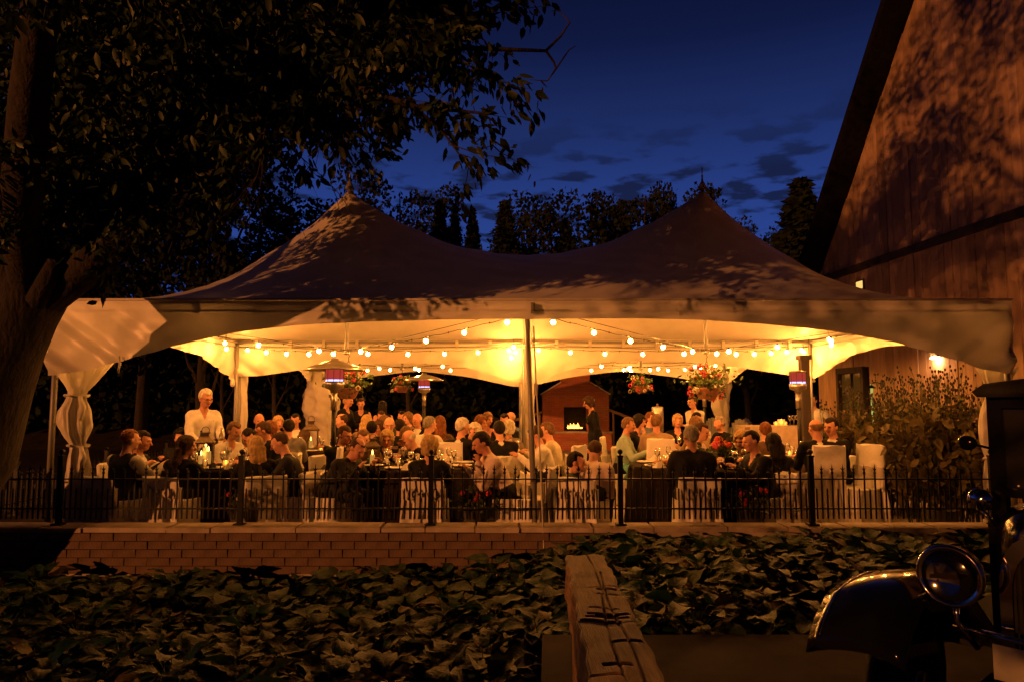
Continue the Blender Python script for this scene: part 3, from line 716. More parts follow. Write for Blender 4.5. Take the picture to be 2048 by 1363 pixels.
ZT = FZ + .76 * PS
def pob(*a, **k):
    o = ob(*a, **k); o.scale = (PS,) * 3; return o
def pthing(*a, **k):
    o = thing(*a, **k); o.scale = (PS,) * 3; return o
def table(key, px, d, r, cloth, desc, z=.75):
    p = W(px, 900, d); c = Vector((p.x, d, FZ)); TABLES[key] = (Vector((p.x, d, 0)), r * 1.10); r = r * 1.10 / PS
    t = pthing('round_table', 'round dining table under the cloth ' + desc, 'table', c, 0, 'round dining tables')
    m = MB(); m.lathe([(.0001, .748), (r - .02, .748), (r, .742), (r, .725), (r - .02, .72), (.0001, .72)], 36); m.build('tabletop', wood_t, t)
    m = MB(); m.lathe([(.05, .72), (.045, .3), (.06, .1), (.26, .03), (.28, 0), (.0001, 0)], 16); m.build('pedestal', wood_t, t)
    m = MB(); m.lathe([(.0001, .756), (r * .6, .757), (r + .004, .756), (r + .018, .745), (r + .028, .70), (r + .04, .5), (r + .06, .25), (r + .075, .012)], 96, fold=.035, nf=17)
    pob('tablecloth', m.mesh('tablecloth', cloth, True), None, c, 0, {cloth_dark: 'dark', cloth_mauve: 'mauve', cloth_white: 'white'}[cloth] + ' floor-length cloth on the round table ' + desc, 'tablecloth', 'tablecloths on the round tables')
    return c
def setting(key, desc, nseat=8, seed=1, full=True):
    c, r = TABLES[key]; rr = random.Random(seed)
    for k in range(nseat):
        a = 2 * math.pi * (k + .5) / nseat; u = Vector((math.cos(a), math.sin(a), 0)); v = Vector((-u.y, u.x, 0)); z = ZT
        p = c + u * (r - .22)
        pob('plate', PLATE, None, (p.x, p.y, z), rr.uniform(0, 6), 'white dinner plate on the table ' + desc, 'plate', 'plates on the table ' + desc)
        p = c + u * (r - .42) + v * .14; pob('wine_glass', GLASS, None, (p.x, p.y, z), 0, 'stemmed wine glass on the table ' + desc, 'glass', 'wine glasses on the table ' + desc)
        if full:
            p = c + u * (r - .44) - v * .09; pob('tumbler', TUMB, None, (p.x, p.y, z), 0, 'straight water glass on the table ' + desc, 'glass', 'water glasses on the table ' + desc)
            if rr.random() < .5:
                p = c + u * (r - .16) + v * .22; pob('napkin', NAP, None, (p.x, p.y, z + .002), a, 'folded white napkin on the table ' + desc, 'napkin', 'napkins on the table ' + desc)
vt = MB(); vt.lathe([(.0001, 0), (.036, 0), (.045, .05), (.042, .075), (.039, .075), (.041, .05), (.033, .01), (.0001, .01)], 14); VOT = vt.mesh('cup', amber, True)
vf = MB(); vf.lathe([(.0001, .02), (.012, .03), (.015, .045), (.008, .065), (.0001, .08)], 8); VFL = vf.mesh('flame', flame_m, True)
def votive(p, label, s=1.0, group='glowing votive candles'):
    t = thing('votive_candle', label, 'candle', p, 0, group); t.scale = (s * PS,) * 3; ob('cup', VOT, t); ob('flame', VFL, t)
brass = pm('lantern_metal', (.13, .095, .06), .45, .6, var=.3, scale=20)
pane_m = pm('lantern_glass', (.95, .93, .88), .05, var=0, trans=1.0, ior=1.05)
def lantern(p, label, s=1.0, rz=.3):
    t = thing('lantern', label, 'lantern', p, rz); t.scale = (s * PS,) * 3
    m = MB(); m.box((0, 0, .012), (.22, .22, .024)); m.build('base', brass, t)
    for i in (-1, 1):
        for j in (-1, 1): m = MB(); m.box((i * .095, j * .095, .15), (.014, .014, .252)); m.build('post', brass, t)
    for k in range(4):
        m = MB(); a = k * math.pi / 2; m.box((.095 * math.cos(a), .095 * math.sin(a), .15), (.004, .174, .25) if k % 2 == 0 else (.174, .004, .25)); m.build('pane', pane_m, t)
    m = MB(); m.box((0, 0, .284), (.23, .23, .018)); m.add([(-.12, -.12, .293), (.12, -.12, .293), (.12, .12, .293), (-.12, .12, .293), (-.045, -.045, .37), (.045, -.045, .37), (.045, .045, .37), (-.045, .045, .37)], [(0, 1, 5, 4), (1, 2, 6, 5), (2, 3, 7, 6), (3, 0, 4, 7)])
    m.box((0, 0, .385), (.085, .085, .03)); m.box((0, 0, .408), (.11, .11, .014)); m.build('roof', brass, t)
    m = MB(); m.tube([(.045 * math.cos(a), 0, .44 + .045 * math.sin(a)) for a in np.linspace(0, 2 * math.pi, 13)], .005, 5); m.build('ring', brass, t)
    return t
def pillar(p, h, label, r=.032, s=1.0):
    t = thing('pillar_candle', label, 'candle', p, 0, 'white pillar candles in lanterns'); t.scale = (PS,) * 3
    m = MB(); m.lathe([(.0001, h - .006), (r * .7, h - .004), (r, h), (r, 0), (.0001, 0)], 12); m.build('wax', wax, t, smooth=False)
    m = MB(); m.lathe([(.0001, h), (.010, h + .012), (.013, h + .03), (.006, h + .055), (.0001, h + .07)], 8); m.build('flame', flame_m, t, smooth=True)

# tables
D1, D2, D4, D7 = 'beside the near lantern', 'behind the second planter', 'with the pink flowers', 'under the middle pole'
D8, D9, D6, D5 = 'with the far lantern', 'before the standing guests', 'with the steel urn', 'beside the leafy hedge'
table('T1', 425, 10.85, .82, cloth_dark, D1); table('T2', 840, 10.9, .84, cloth_dark, D2); table('T4', 1400, 10.95, .95, cloth_dark, D4)
table('T7', 985, 13.35, .80, cloth_white, D7); table('T8', 640, 14.3, .75, cloth_dark, D8); table('T9', 790, 15.6, .75, cloth_white, D9)
table('T6', 1335, 14.6, .78, cloth_mauve, D6); table('T5', 1590, 12.7, .72, cloth_mauve, D5)
setting('T1', D1, 8, 1); setting('T2', D2, 8, 2); setting('T4', D4, 8, 3); setting('T7', D7, 6, 4, False); setting('T8', D8, 6, 5, False)
setting('T6', D6, 6, 6, False); setting('T5', D5, 6, 7)
c = TABLES['T1'][0]; lp = Vector((W(409, 925, 10.75).x, 10.75, ZT)); lantern(lp, 'tall metal lantern with candles on the near table by the waiter', 1.0)
for k, (dx, dy, h) in enumerate(((-.035, -.02, .10), (.04, .01, .15), (-.01, .045, .20))): pillar(lp + Vector((dx * PS, dy * PS, .03)), h, 'white pillar candle inside the near lantern')
lp = Vector((W(622, 865, 14.2).x, 14.2, ZT)); lantern(lp, 'metal lantern on the table behind the grey-jacketed guest', 1.15)
pillar(lp + Vector((0, 0, .035)), .12, 'white pillar candle inside the far lantern')
lp = Vector((W(745, 905, 10.95).x, 10.95, ZT)); lantern(lp, 'small lantern between the diners on the table behind the second planter', .8)
pillar(lp + Vector((0, 0, .025)), .10, 'white pillar candle inside the small lantern')
vot = [('T1', .25, -.1), ('T1', -.2, .2), ('T1', .35, .25), ('T2', .2, .1), ('T2', -.1, -.25), ('T4', .12, -.05), ('T4', .2, .1), ('T8', .3, 0), ('T8', .1, -.3), ('T8', -.2, .1), ('T7', 0, 0), ('T7', .3, -.1), ('T6', 0, 0), ('T6', .1, -.12), ('T9', 0, .1), ('T9', .25, 0), ('T5', -.1, 0), ('T5', .2, .1)]
DD = dict(T1=D1, T2=D2, T4=D4, T7=D7, T8=D8, T9=D9, T6=D6, T5=D5)
for (k, x, y) in vot:
    c = TABLES[k][0]; votive(c + Vector((x, y, ZT)), 'amber votive candle glowing on the table ' + DD[k], 0.85, 'votives on the table ' + DD[k])

# flowers helper --------------------------------------------------------------
petal = {'pink': pm('petal_pink', (.70, .07, .12), .55, transl=.2), 'red': pm('petal_red', (.65, .05, .03), .55, transl=.2), 'white': pm('petal_white', (.75, .68, .5), .55, transl=.2), 'orange': pm('petal_orange', (.75, .22, .10), .55, transl=.2)}
green = pm('foliage_green', (.07, .12, .025), .5, var=.35, scale=20, transl=.15)
green_d = pm('foliage_dark', (.045, .065, .02), .5, var=.35, scale=20, transl=.12)
def blossom(col, r=.05):
    m = MB(); rr = random.Random(9)
    for k in range(26):
        v = Vector((rr.gauss(0, 1), rr.gauss(0, 1), rr.gauss(0, 1) + .3)).normalized(); s = v.orthogonal().normalized(); w = v.cross(s); c = v * r * .75; q = r * .55
        m.add([c - s * q * .4, c + w * q * .6 + v * q * .3, c + s * q + v * q * .3, c - w * q * .6 + v * q * .2], [(0, 1, 2, 3)])
    return m.mesh('blossom', petal[col], False)
BLO = {k: blossom(k) for k in petal}
def foliage(n, fn, size, mat, seed, name='leaves'):
    rr = np.random.default_rng(seed); P = np.array([fn(rr) for _ in range(n)]); d = rr.normal(size=(n, 3)); d[:, 2] -= .1
    V, F = leaves_np(P, d, rr.normal(size=(n, 3)), size * rr.uniform(.7, 1.3, n), size * .32 * rr.uniform(.7, 1.3, n))
    return mesh_np(name, V, F, mat)
terra = pm('terracotta', (.30, .13, .07), .8, var=.25, scale=12, bump=.2)
def basket(p, s, hang, label, cols, seed, spread=1.0):
    t = thing('hanging_basket', label, 'flower basket', p, 0, None); t.scale = (s, s, s); rr = random.Random(seed)
    m = MB(); m.lathe([(.0001, -.13), (.11, -.13), (.13, -.11), (.19, .02), (.20, .05), (.185, .055), (.0001, .03)], 20); m.build('pot', terra, t, smooth=True)
    ob('leaves', foliage(300, lambda g: (g.normal() * .13 * spread, g.normal() * .13 * spread, .10 + abs(g.normal()) * .09 * spread), .075, green, seed), t)
    ob('trailing_leaves', foliage(140, lambda g: ((lambda a, q: (math.cos(a) * (.20 + .09 * q), math.sin(a) * (.20 + .09 * q), .08 - .22 * q * q))(g.uniform(0, 6.28), g.uniform(0, 1))), .06, green_d, seed + 1), t)
    for k in range(20 if spread < 1.2 else 30):
        a = rr.uniform(0, 6.28); q = rr.uniform(.05, .27) * spread; z = .10 + rr.uniform(0, .22) * spread if rr.random() < .7 else rr.uniform(-.15, .08)
        if z < .1: q = rr.uniform(.22, .3)
        o = ob('blossom', BLO[rr.choice(cols)], t, (q * math.cos(a), q * math.sin(a), z)); sc = rr.uniform(.7, 1.15); o.scale = (sc, sc, sc); o.rotation_euler = (rr.uniform(0, 1), rr.uniform(0, 1), rr.uniform(0, 6))
    for k in range(3):
        a = k * 2.094; m = MB(); m.tube([(.19 * math.cos(a), .19 * math.sin(a), .05), (0, 0, hang)], .004, 4); m.build('chain', iron, t)
    m = MB(); m.tube([(0, 0, hang), (0, 0, hang + .04), (.02, 0, hang + .06), (.0, 0, hang + .085)], .006, 5); m.build('hook', iron, t)
ycf, ycr = Y0 + DT / 2, Y1 + DT / 2
basket((m1 + .04, ycf, 2.36 - .62), 1.05, .53, 'hanging basket of red and pink flowers behind the lit patio heater', ['red', 'pink', 'pink', 'white'], 31, 1.15)
basket((m2, ycf, 2.36 - .62), 1.15, .47, 'large hanging basket of red and white flowers on the mast near the barn', ['red', 'pink', 'white', 'red'], 32, 1.3)
basket((m1, ycr, 2.36 - .44), 1.0, .37, 'small hanging basket of pink flowers in the rear tent near the far heater', ['pink', 'pink', 'white'], 33, .9)
basket((m2, ycr, 2.36 - .44), 1.05, .36, 'hanging basket of pink and white flowers right of the fireplace', ['pink', 'pink', 'white'], 34, .95)
# flower arrangement on T4
c = Vector((W(1440, 900, 11.05).x, 11.15, ZT)); t = pthing('flower_arrangement', 'low arrangement of pink and orange flowers on the near table', 'flowers', c)
m = MB(); m.lathe([(.0001, 0), (.07, 0), (.09, .06), (.08, .09), (.0001, .085)], 14); m.build('bowl', terra, t, smooth=True)
ob('leaves', foliage(220, lambda g: (g.normal() * .11, g.normal() * .11, .09 + abs(g.normal()) * .08), .08, green_d, 51), t)
rr = random.Random(4)
for k in range(22):
    a = rr.uniform(0, 6.28); q = rr.uniform(0, .19); o = ob('blossom', BLO[rr.choice(['orange', 'pink', 'orange', 'red'])], t, (q * math.cos(a), q * math.sin(a), .13 + .15 * (1 - q / .25) + rr.uniform(-.03, .05))); sc = rr.uniform(.6, 1.0); o.scale = (sc, sc, sc)
# planters behind the fence
pot_m = pm('planter_dark', (.035, .03, .03), .5, var=.3, scale=15)
for i, (px, lab) in enumerate(((490, 'dark ribbed planter with red flowers behind the fence below the blond-topped table'), (948, 'dark ribbed planter with red flowers between the two low chairs at mid fence'), (1500, 'dark ribbed planter with red flowers below the pink-flower table'), (1885, 'dark empty planter behind the fence in front of the hedge'))):
    p = W(px, 1000, 9.62); lab = ['dark ribbed planter with red flowers behind the fence near the lantern table', lab, lab, lab][i]
    t = pthing('planter', lab, 'planter', (p.x, 9.62, FZ), 0, None)
    m = MB(); m.lathe([(.0001, .30), (.13, .30), (.15, .36), (.16, .36), (.155, .33), (.13, .1), (.115, 0), (.0001, 0)], 32, fold=.05, nf=16); m.build('pot', pot_m, t)
    if i < 3:
        ob('leaves', foliage(160, lambda g: (g.normal() * .10, g.normal() * .10, .36 + abs(g.normal()) * .09), .07, green_d, 60 + i), t)
        rr = random.Random(i + 3)
        for k in range(9):
            a = rr.uniform(0, 6.28); q = rr.uniform(.05, .22); o = ob('blossom', BLO['red' if k % 2 else 'pink'], t, (q * math.cos(a), q * math.sin(a), .42 + rr.uniform(0, .16))); o.scale = (.6, .6, .6)

# patio heaters -------------------------------------------------------------
steel = pm('brushed_steel', (.45, .42, .38), .3, .9, var=.1, scale=20, stretch=(1, 1, .2))
steel_d = pm('heater_black', (.03, .03, .03), .45, .3)
def heater(px, d, label, ztop=2.0, shade=True):
    p = W(px, 800, d); t = pthing('patio_heater', label, 'heater', (p.x, d, FZ), 0, None)
    m = MB(); m.lathe([(.0001, 0), (.23, 0), (.23, .03), (.20, .06), (.19, .62), (.12, .70), (.04, .72), (.0001, .72)], 20); m.build('tank_housing', steel_d, t, smooth=False)
    zb = ztop - .36
    m = MB(); m.tube([(0, 0, .7), (0, 0, zb - .36)], .032, 10); m.build('post', steel_d, t, smooth=True)
    m = MB(); m.tube([(0, 0, zb - .36), (0, 0, zb - .10)], .045, 10); m.build('sleeve', steel, t, smooth=True)
    m = MB(); m.lathe([(.05, zb - .12), (.055, zb - .08), (.13, zb - .05), (.135, zb + .03), (.12, zb + .04), (.0001, zb + .04)], 18); m.build('burner', steel, t, smooth=True)
    m = MB(); m.lathe([(.118, zb + .04), (.118, zb + .065)], 18); m.build('flame_ring', emat('heater_flame', (.45, .45, 1.0), 2.2), t)
    m = MB(); m.lathe([(.122, zb + .066), (.122, zb + .21)], 18); m.build('mesh_screen', emat('heater_screen', (1.0, .10, .06), .42), t)
    for k in range(9):
        a = k * .698; m = MB(); m.box((.127 * math.cos(a), .127 * math.sin(a), zb + .12), (.006, .006, .2)); m.build('guard_rod', steel_d, t)
    m = MB(); m.lathe([(.125, zb + .212), (.13, zb + .235), (.03, zb + .25), (.0001, zb + .25)], 18); m.build('cap', steel, t, smooth=True)
    if shade:
        m = MB(); m.lathe([(.0001, zb + .36), (.05, zb + .355), (.06, zb + .33), (.28, zb + .27), (.43, zb + .20), (.425, zb + .19), (.27, zb + .255), (.0001, zb + .30)], 32); m.build('reflector', steel, t, smooth=True)
    return t
heater(668, 11.75, 'lit patio heater with broad reflector among the diners on the left', 2.16)
heater(848, 18.6, 'lit patio heater with reflector at the rear near the pink basket', 2.18)
heater(1409, 19.0, 'unlit looking patio heater standing behind the large flower basket', 2.16)
heater(1597, 13.6, 'lit patio heater without a reflector beside the dark porch post', 2.17, False)

# fireplace ------------------------------------------------------------------
def brick_mat():
    m = bpy.data.materials.new('fireplace_brick'); m.use_nodes = True; t = m.node_tree; N = t.nodes; b = N['Principled BSDF']
    tcn = N.new('ShaderNodeTexCoord'); sx = N.new('ShaderNodeSeparateXYZ'); t.links.new(tcn.outputs['Object'], sx.inputs[0])
    ad = N.new('ShaderNodeMath'); ad.operation = 'ADD'; t.links.new(sx.outputs[0], ad.inputs[0]); t.links.new(sx.outputs[1], ad.inputs[1])
    cb = N.new('ShaderNodeCombineXYZ'); t.links.new(ad.outputs[0], cb.inputs[0]); t.links.new(sx.outputs[2], cb.inputs[1])
    br = N.new('ShaderNodeTexBrick'); t.links.new(cb.outputs[0], br.inputs['Vector']); br.inputs['Scale'].default_value = 1
    br.inputs['Brick Width'].default_value = .21; br.inputs['Row Height'].default_value = .072; br.inputs['Mortar Size'].default_value = .006; br.inputs['Bias'].default_value = -.2
    br.inputs['Color1'].default_value = (.55, .17, .085, 1); br.inputs['Color2'].default_value = (.42, .115, .06, 1); br.inputs['Mortar'].default_value = (.22, .14, .10, 1)
    nz_ = N.new('ShaderNodeTexNoise'); nz_.inputs['Scale'].default_value = 3; mx_ = N.new('ShaderNodeMix'); mx_.data_type = 'RGBA'; mx_.blend_type = 'MULTIPLY'; mx_.inputs[0].default_value = .6
    t.links.new(br.outputs[0], mx_.inputs[6]); t.links.new(nz_.outputs['Color'], mx_.inputs[7]); t.links.new(mx_.outputs[2], b.inputs['Base Color'])
    bp = N.new('ShaderNodeBump'); bp.inputs['Strength'].default_value = .5; bp.inputs['Distance'].default_value = .01; t.links.new(br.outputs['Fac'], bp.inputs['Height']); bp.invert = True; t.links.new(bp.outputs[0], b.inputs['Normal'])
    b.inputs['Roughness'].default_value = .85; return m
brick = brick_mat(); soot = pm('soot', (.012, .01, .009), .95, var=.5)
FY = 27.6; fx = W(1152, 850, FY).x; k_ = FY / FPX
f = thing('fireplace', 'brick outdoor fireplace with a burning fire and tall chimney behind the tents', 'fireplace', (fx, FY, FZ))
hw = 66 * k_; ow = 24 * k_; ox_ = -.02; zsh = W(0, 789, FY).z - FZ; zop0, zop1 = W(0, 862, FY).z - FZ, W(0, 813, FY).z - FZ; zct = W(0, 776, FY).z - FZ
q = MB(); q.box((-(hw + ow) / 2, .45, zsh / 2), (hw - ow, .9, zsh)); q.box(((hw + ow) / 2, .45, zsh / 2), (hw - ow, .9, zsh)); q.box((0, .452, (zsh + zop1) / 2), (2 * ow + .004, .90, zsh - zop1)); q.box((0, .45, zop0 / 2), (2 * ow, .88, zop0)); q.build('body', brick, f)
q = MB(); cwid = 29 * k_
q.add([(-hw, .0, zsh), (hw, 0, zsh), (cwid, 0, zct + .2), (-cwid, 0, zct + .2), (-hw, .9, zsh), (hw, .9, zsh), (cwid, .9, zct + .2), (-cwid, .9, zct + .2)], [(0, 1, 2, 3), (7, 6, 5, 4), (1, 5, 6, 2), (0, 3, 7, 4), (3, 2, 6, 7)]); q.build('shoulder', brick, f)
q = MB(); q.box((0, .45, (zct + 4.7) / 2 + .1), (2 * cwid - .01, .7, 4.7 - zct)); q.box((0, .45, 4.75), (2 * cwid + .12, .82, .16)); q.build('chimney', brick, f)
q = MB(); q.box((0, -.22, zop0 / 2 - .02), (2 * hw + .06, .46, zop0 - .03)); q.build('hearth', brick, f)
q = MB(); q.box((0, -.22, zop0 - .01), (2 * hw + .12, .50, .06)); q.build('hearth_slab', copestone, f)
for sx in (-1, 1):
    q = MB(); a0 = Vector((sx * (hw + .05), .45, zsh + .0)); a1 = Vector((sx * (cwid - .0), .45, zct + .22)); M_ = Matrix.Rotation(-math.atan2(a1.z - a0.z, a1.x - a0.x), 3, 'Y'); q.box((a0 + a1) / 2 + Vector((0, 0, .03)), ((a1 - a0).length, 1.0, .05), M=M_); q.build('shoulder_cap', copestone, f)
q = MB(); q.box((0, .8, (zop0 + zop1) / 2), (2 * ow, .04, zop1 - zop0)); q.build('firebox_back', soot, f)
q = MB()
for i in range(4): q.tube([(-.28 + .04 * i, .3 + .05 * i, zop0 + .06 + .05 * (i % 2)), (.26 - .05 * i, .34 + .05 * i, zop0 + .07 + .05 * (i % 2))], .045, 8)
logs = ob('firewood', q.mesh('firewood', soot, True), None, (fx, FY, FZ), 0, 'charred logs burning in the brick fireplace', 'firewood')
fire_m = emat('fire', (1.0, .33, .04), 9.0)
q = MB(); rr = random.Random(6)
for i in range(11):
    x = -.3 + i * .055 + rr.uniform(-.02, .02); h = rr.uniform(.14, .38) * (1 - abs(i - 4.5) / 8); y = .25 + rr.uniform(-.04, .1); z = zop0 + .10
    q.lathe([(.0001, 0), (.03, .02), (.035, h * .35), (.02, h * .7), (.0001, h)], 7, c=(x, y, z))
ob('fire', q.mesh('fire', fire_m, True), None, (fx, FY, FZ), 0, 'orange flames licking over the logs in the fireplace', 'fire', kind='stuff')
# sloping wooden handrails beside the fireplace
for (a, b_, lab) in (((1216, 818), (1300, 850), 'sloping wooden handrail going down on the right of the fireplace'), ((1088, 822), (1010, 845), 'sloping wooden handrail going down on the left of the fireplace')):
    A = W(*a, 27.9) - Vector((0, 0, FZ)); B = W(*b_, 27.9) - Vector((0, 0, FZ)); t = thing('handrail', lab, 'handrail', (A.x, A.y, FZ)); m = MB(); M_ = Matrix.Rotation(-math.atan2(B.z - A.z, B.x - A.x), 3, 'Y')
    m.box(((B - A) / 2) + Vector((0, 0, A.z)), ((B - A).length, .09, .10), M=M_); m.build('rail', wood_t, t)
    for s in (.12, .92):
        P_ = (B - A) * s; m = MB(); m.box((P_.x, 0, (A.z + P_.z) / 2 - .03), (.08, .08, A.z + P_.z - .06)); m.build('baluster', wood_t, t)

# steel urn, bar table, garden chairs, dark post, speaker box -----------------
c6 = TABLES['T6'][0]; up = W(1337, 845, 14.9)
t = thing('steel_urn', 'tall polished steel cylinder standing behind the diners right of the fireplace', 'urn', (up.x, 16.0, FZ)); t.scale = (PS,) * 3
m = MB(); m.lathe([(.0001, 1.47), (.10, 1.46), (.11, 1.44), (.11, 1.0), (.09, .98), (.09, .5), (.2, .06), (.2, 0), (.0001, 0)], 20); m.build('body', steel, t, smooth=True)
m = MB(); m.lathe([(.0001, 1.52), (.02, 1.515), (.02, 1.47), (.0001, 1.47)], 10); m.build('knob', steel, t, smooth=True)
bt = W(1560, 870, 16.6); t = thing('bar_table', 'long serving table with floor-length beige cloth near the barn door', 'table', (bt.x, 16.7, FZ)); t.scale = (PS, PS, PS * 1.22)
m = MB(); m.box((0, 0, .86), (1.5, .7, .04)); m.build('tabletop', wood_t, t)
for i in (-1, 1):
    for j in (-1, 1): m = MB(); m.box((i * .68, j * .28, .42), (.05, .05, .84)); m.build('leg', wood_t, t)
m = MB()
def bcl(u, v):
    a = 2 * math.pi * u; c, s = math.cos(a), math.sin(a); k = (abs(c) ** 8 + abs(s) ** 8) ** -.125
    return (c * k * (.77 + .012 * v * math.sin(a * 22)), s * k * (.37 + .012 * v * math.sin(a * 22)), .892 - .88 * v)
m.grid(bcl, 96, 4); m.add([bcl(i / 96, 0) for i in range(96)], [tuple(range(96))])
o_ = ob('tablecloth', m.mesh('tablecloth', pm('cloth_beige', (.45, .36, .26), .7), True), None, (bt.x, 16.7, FZ), 0, 'beige floor-length cloth on the serving table near the barn door', 'tablecloth'); o_.scale = (PS, PS, PS * 1.22); ZB = FZ + .895 * PS * 1.22
for i, (dx, s) in enumerate(((-.12, 1.0), (.02, 1.6), (.12, 1.0), (-.3, .9))): votive((bt.x + dx, 16.5 + .05 * i, ZB), 'glowing glass candle bowl on the beige serving table', s, 'candle bowls on the serving table')
for i in range(5): pob('wine_glass', GLASS, None, (bt.x + .3 + .09 * i, 16.75, ZB), 0, 'stemmed glass on the beige serving table', 'glass', 'glasses on the serving table')
slat_m = pm('painted_slat', (.42, .42, .40), .6, var=.2)
def adirondack(p, rz, label, sc=1.0):
    t = thing('garden_chair', label, 'chair', p, rz, None); t.scale = (sc * PS,) * 3; t.location.z = FZ
    for i in range(7):
        x = -.24 + i * .08; h = 1.0 - .25 * ((i - 3) / 3.2) ** 2; m = MB(); M_ = Matrix.Rotation(R(-22), 3, 'X'); m.box(Vector((x, .30, .62 - (1 - h) / 2)), (.072, .02, h * .78), M=M_); m.build('back_slat', slat_m, t)
    for i in range(6): m = MB(); m.box((0, -.25 + i * .09, .36 - i * .022), (.54, .08, .02)); m.build('seat_slat', slat_m, t)
    for s in (-1, 1):
        m = MB(); m.box((s * .33, -.05, .56), (.12, .7, .022)); m.build('arm', slat_m, t)
        m = MB(); m.box((s * .30, -.28, .275), (.03, .09, .55)); m.build('leg', slat_m, t)
        m = MB(); m.box((s * .30, .25, .275), (.03, .07, .55)); m.build('leg', slat_m, t)
adirondack((W(1492, 850, 21.5).x, 21.5, 0), R(0), 'slatted fan-back garden chair behind the rear tent near the curtain', 1.12)
adirondack((W(1532, 850, 22.5).x, 22.8, 0), R(40), 'slatted garden chair turned sideways beyond the serving table', 1.12)
adirondack((W(1440, 850, 22.8).x, 23.4, 0), R(-10), 'slatted garden chair half hidden behind the tied far curtain', 1.12)
pp = W(1612, 850, 14.9); t = thing('porch_post', 'dark square timber post beside the lit heater by the barn', 'post', (pp.x, 14.9, FZ)); t.scale = (1, 1, PS); m = MB(); m.box((0, 0, 1.15), (.17, .17, 2.3)); m.box((0, 0, .06), (.22, .22, .12)); m.box((0, 0, 2.33), (.24, .24, .08)); m.build('shaft', dark_wood, t)
# ================================================================== the big leaning tree on the left
bark = pm('bark', (.032, .025, .019), .95, var=.45, scale=7, bump=1.0, bscale=16, stretch=(1.5, 1.5, .5))
leaf_m = pm('tree_leaf', (.024, .046, .012), .5, var=.4, scale=2, transl=.18)
rt = random.Random(17)
T0 = Vector((-7.05, 8.3, -.46))
tree = thing('shade_tree', 'huge dark leafy tree leaning over the left end of the tent', 'tree', T0)
def wp(lst): return [W(*q) for q in lst]
fork = W(72, 600, 8.0)
trunk_pts = [T0 + Vector((-.12, 0, -.1)), T0 + Vector((0, 0, .35)), W(-60, 900, 8.25), W(-25, 780, 8.15), W(10, 690, 8.05), W(48, 620, 8.0), fork + Vector((.04, 0, .12))]
trunk = MB(); trunk.tube(trunk_pts, [.72, .56, .50, .45, .41, .37, .33], 16)
limbs = [
    ([fork] + wp([(150, 545, 7.9), (215, 490, 7.7), (300, 380, 7.4), (430, 235, 7.1), (640, 115, 6.8), (860, 86, 6.5), (950, 97, 6.4), (1092, 102, 6.3)]), [.27, .25, .22, .17, .12, .075, .04, .024, .014]),
    (wp([(1092, 102, 6.3), (1122, 72, 6.3), (1140, 45, 6.3), (1118, 22, 6.3)]), [.014, .011, .008, .004]),
    (wp([(1092, 102, 6.3), (1108, 125, 6.3), (1112, 138, 6.3), (1095, 162, 6.3), (1060, 160, 6.3)]), [.013, .011, .010, .007, .003]),
    (wp([(1112, 138, 6.3), (1138, 100, 6.3), (1152, 92, 6.3)]), [.009, .006, .003]),
    (wp([(430, 235, 7.1), (600, 165, 6.7), (720, 178, 6.5), (830, 214, 6.3), (960, 226, 6.2), (1013, 258, 6.2)]), [.10, .06, .04, .024, .012, .005]),
    (wp([(830, 214, 6.3), (890, 270, 6.2), (925, 318, 6.2), (950, 355, 6.2)]), [.018, .011, .007, .003]),
    (wp([(900, 290, 6.2), (950, 305, 6.2), (985, 290, 6.2)]), [.007, .005, .003]),
    (wp([(640, 115, 6.8), (760, 20, 6.8), (880, -60, 6.9)]), [.06, .04, .02]),
    (wp([(860, 86, 6.5), (930, 30, 6.5), (1015, 10, 6.5)]), [.022, .014, .006]),
    ([fork] + wp([(85, 480, 8.1), (108, 330, 8.3), (106, 180, 8.5), (110, 30, 8.6), (120, -160, 8.8), (150, -420, 9.0)]), [.28, .24, .21, .18, .15, .11, .06]),
    (wp([(95, 420, 8.2), (180, 350, 8.6), (262, 280, 8.9), (330, 150, 9.3), (420, -40, 9.6)]), [.17, .14, .12, .10, .06]),
    (wp([(300, 380, 7.4), (440, 260, 7.0), (570, 215, 6.7), (690, 212, 6.5), (760, 225, 6.4)]), [.09, .065, .045, .025, .012]),
    (wp([(215, 490, 7.7), (330, 400, 7.3), (410, 350, 7.0), (480, 335, 6.8)]), [.09, .07, .045, .02]),
    ([fork] + wp([(40, 450, 7.3), (60, 200, 6.0), (120, -300, 4.9), (260, -900, 4.0)]), [.24, .20, .16, .11, .06]),
    ([fork] + wp([(-60, 420, 8.2), (-300, 150, 8.6), (-600, -100, 9)]), [.22, .17, .12, .06]),
    (wp([(430, 235, 7.1), (500, 60, 7.6), (600, -100, 8.1)]), [.09, .07, .04]),
]
br = MB()
for pts, rs in limbs: br.tube(pts, rs, 9)
stub = wp([(72, 600, 7.85), (95, 555, 7.7), (112, 515, 7.6)]); br.tube(stub, [.16, .13, .11], 10)
twigP = []
def side(p, d, Lg, r, lvl):
    n = 4; pts = [p]; q = Vector(p); dd = Vector(d).normalized()
    for i in range(n):
        dd = (dd + Vector((rt.uniform(-.3, .3), rt.uniform(-.3, .3), rt.uniform(-.3, .16)))).normalized(); q = q + dd * Lg / n; pts.append(Vector(q))
    br.tube(pts, [r * (1 - .8 * i / n) for i in range(n + 1)], 5 if lvl else 4, cap=False)
    if lvl:
        for i in range(1, n + 1):
            for _ in range(2): side(pts[i], dd + Vector((rt.uniform(-1, 1), rt.uniform(-1, 1), rt.uniform(-.8, .5))), Lg * rt.uniform(.35, .6), r * .4, lvl - 1)
    else:
        for i in range(1, n + 1): twigP.append((pts[i], dd))
bare = {1, 2, 3}
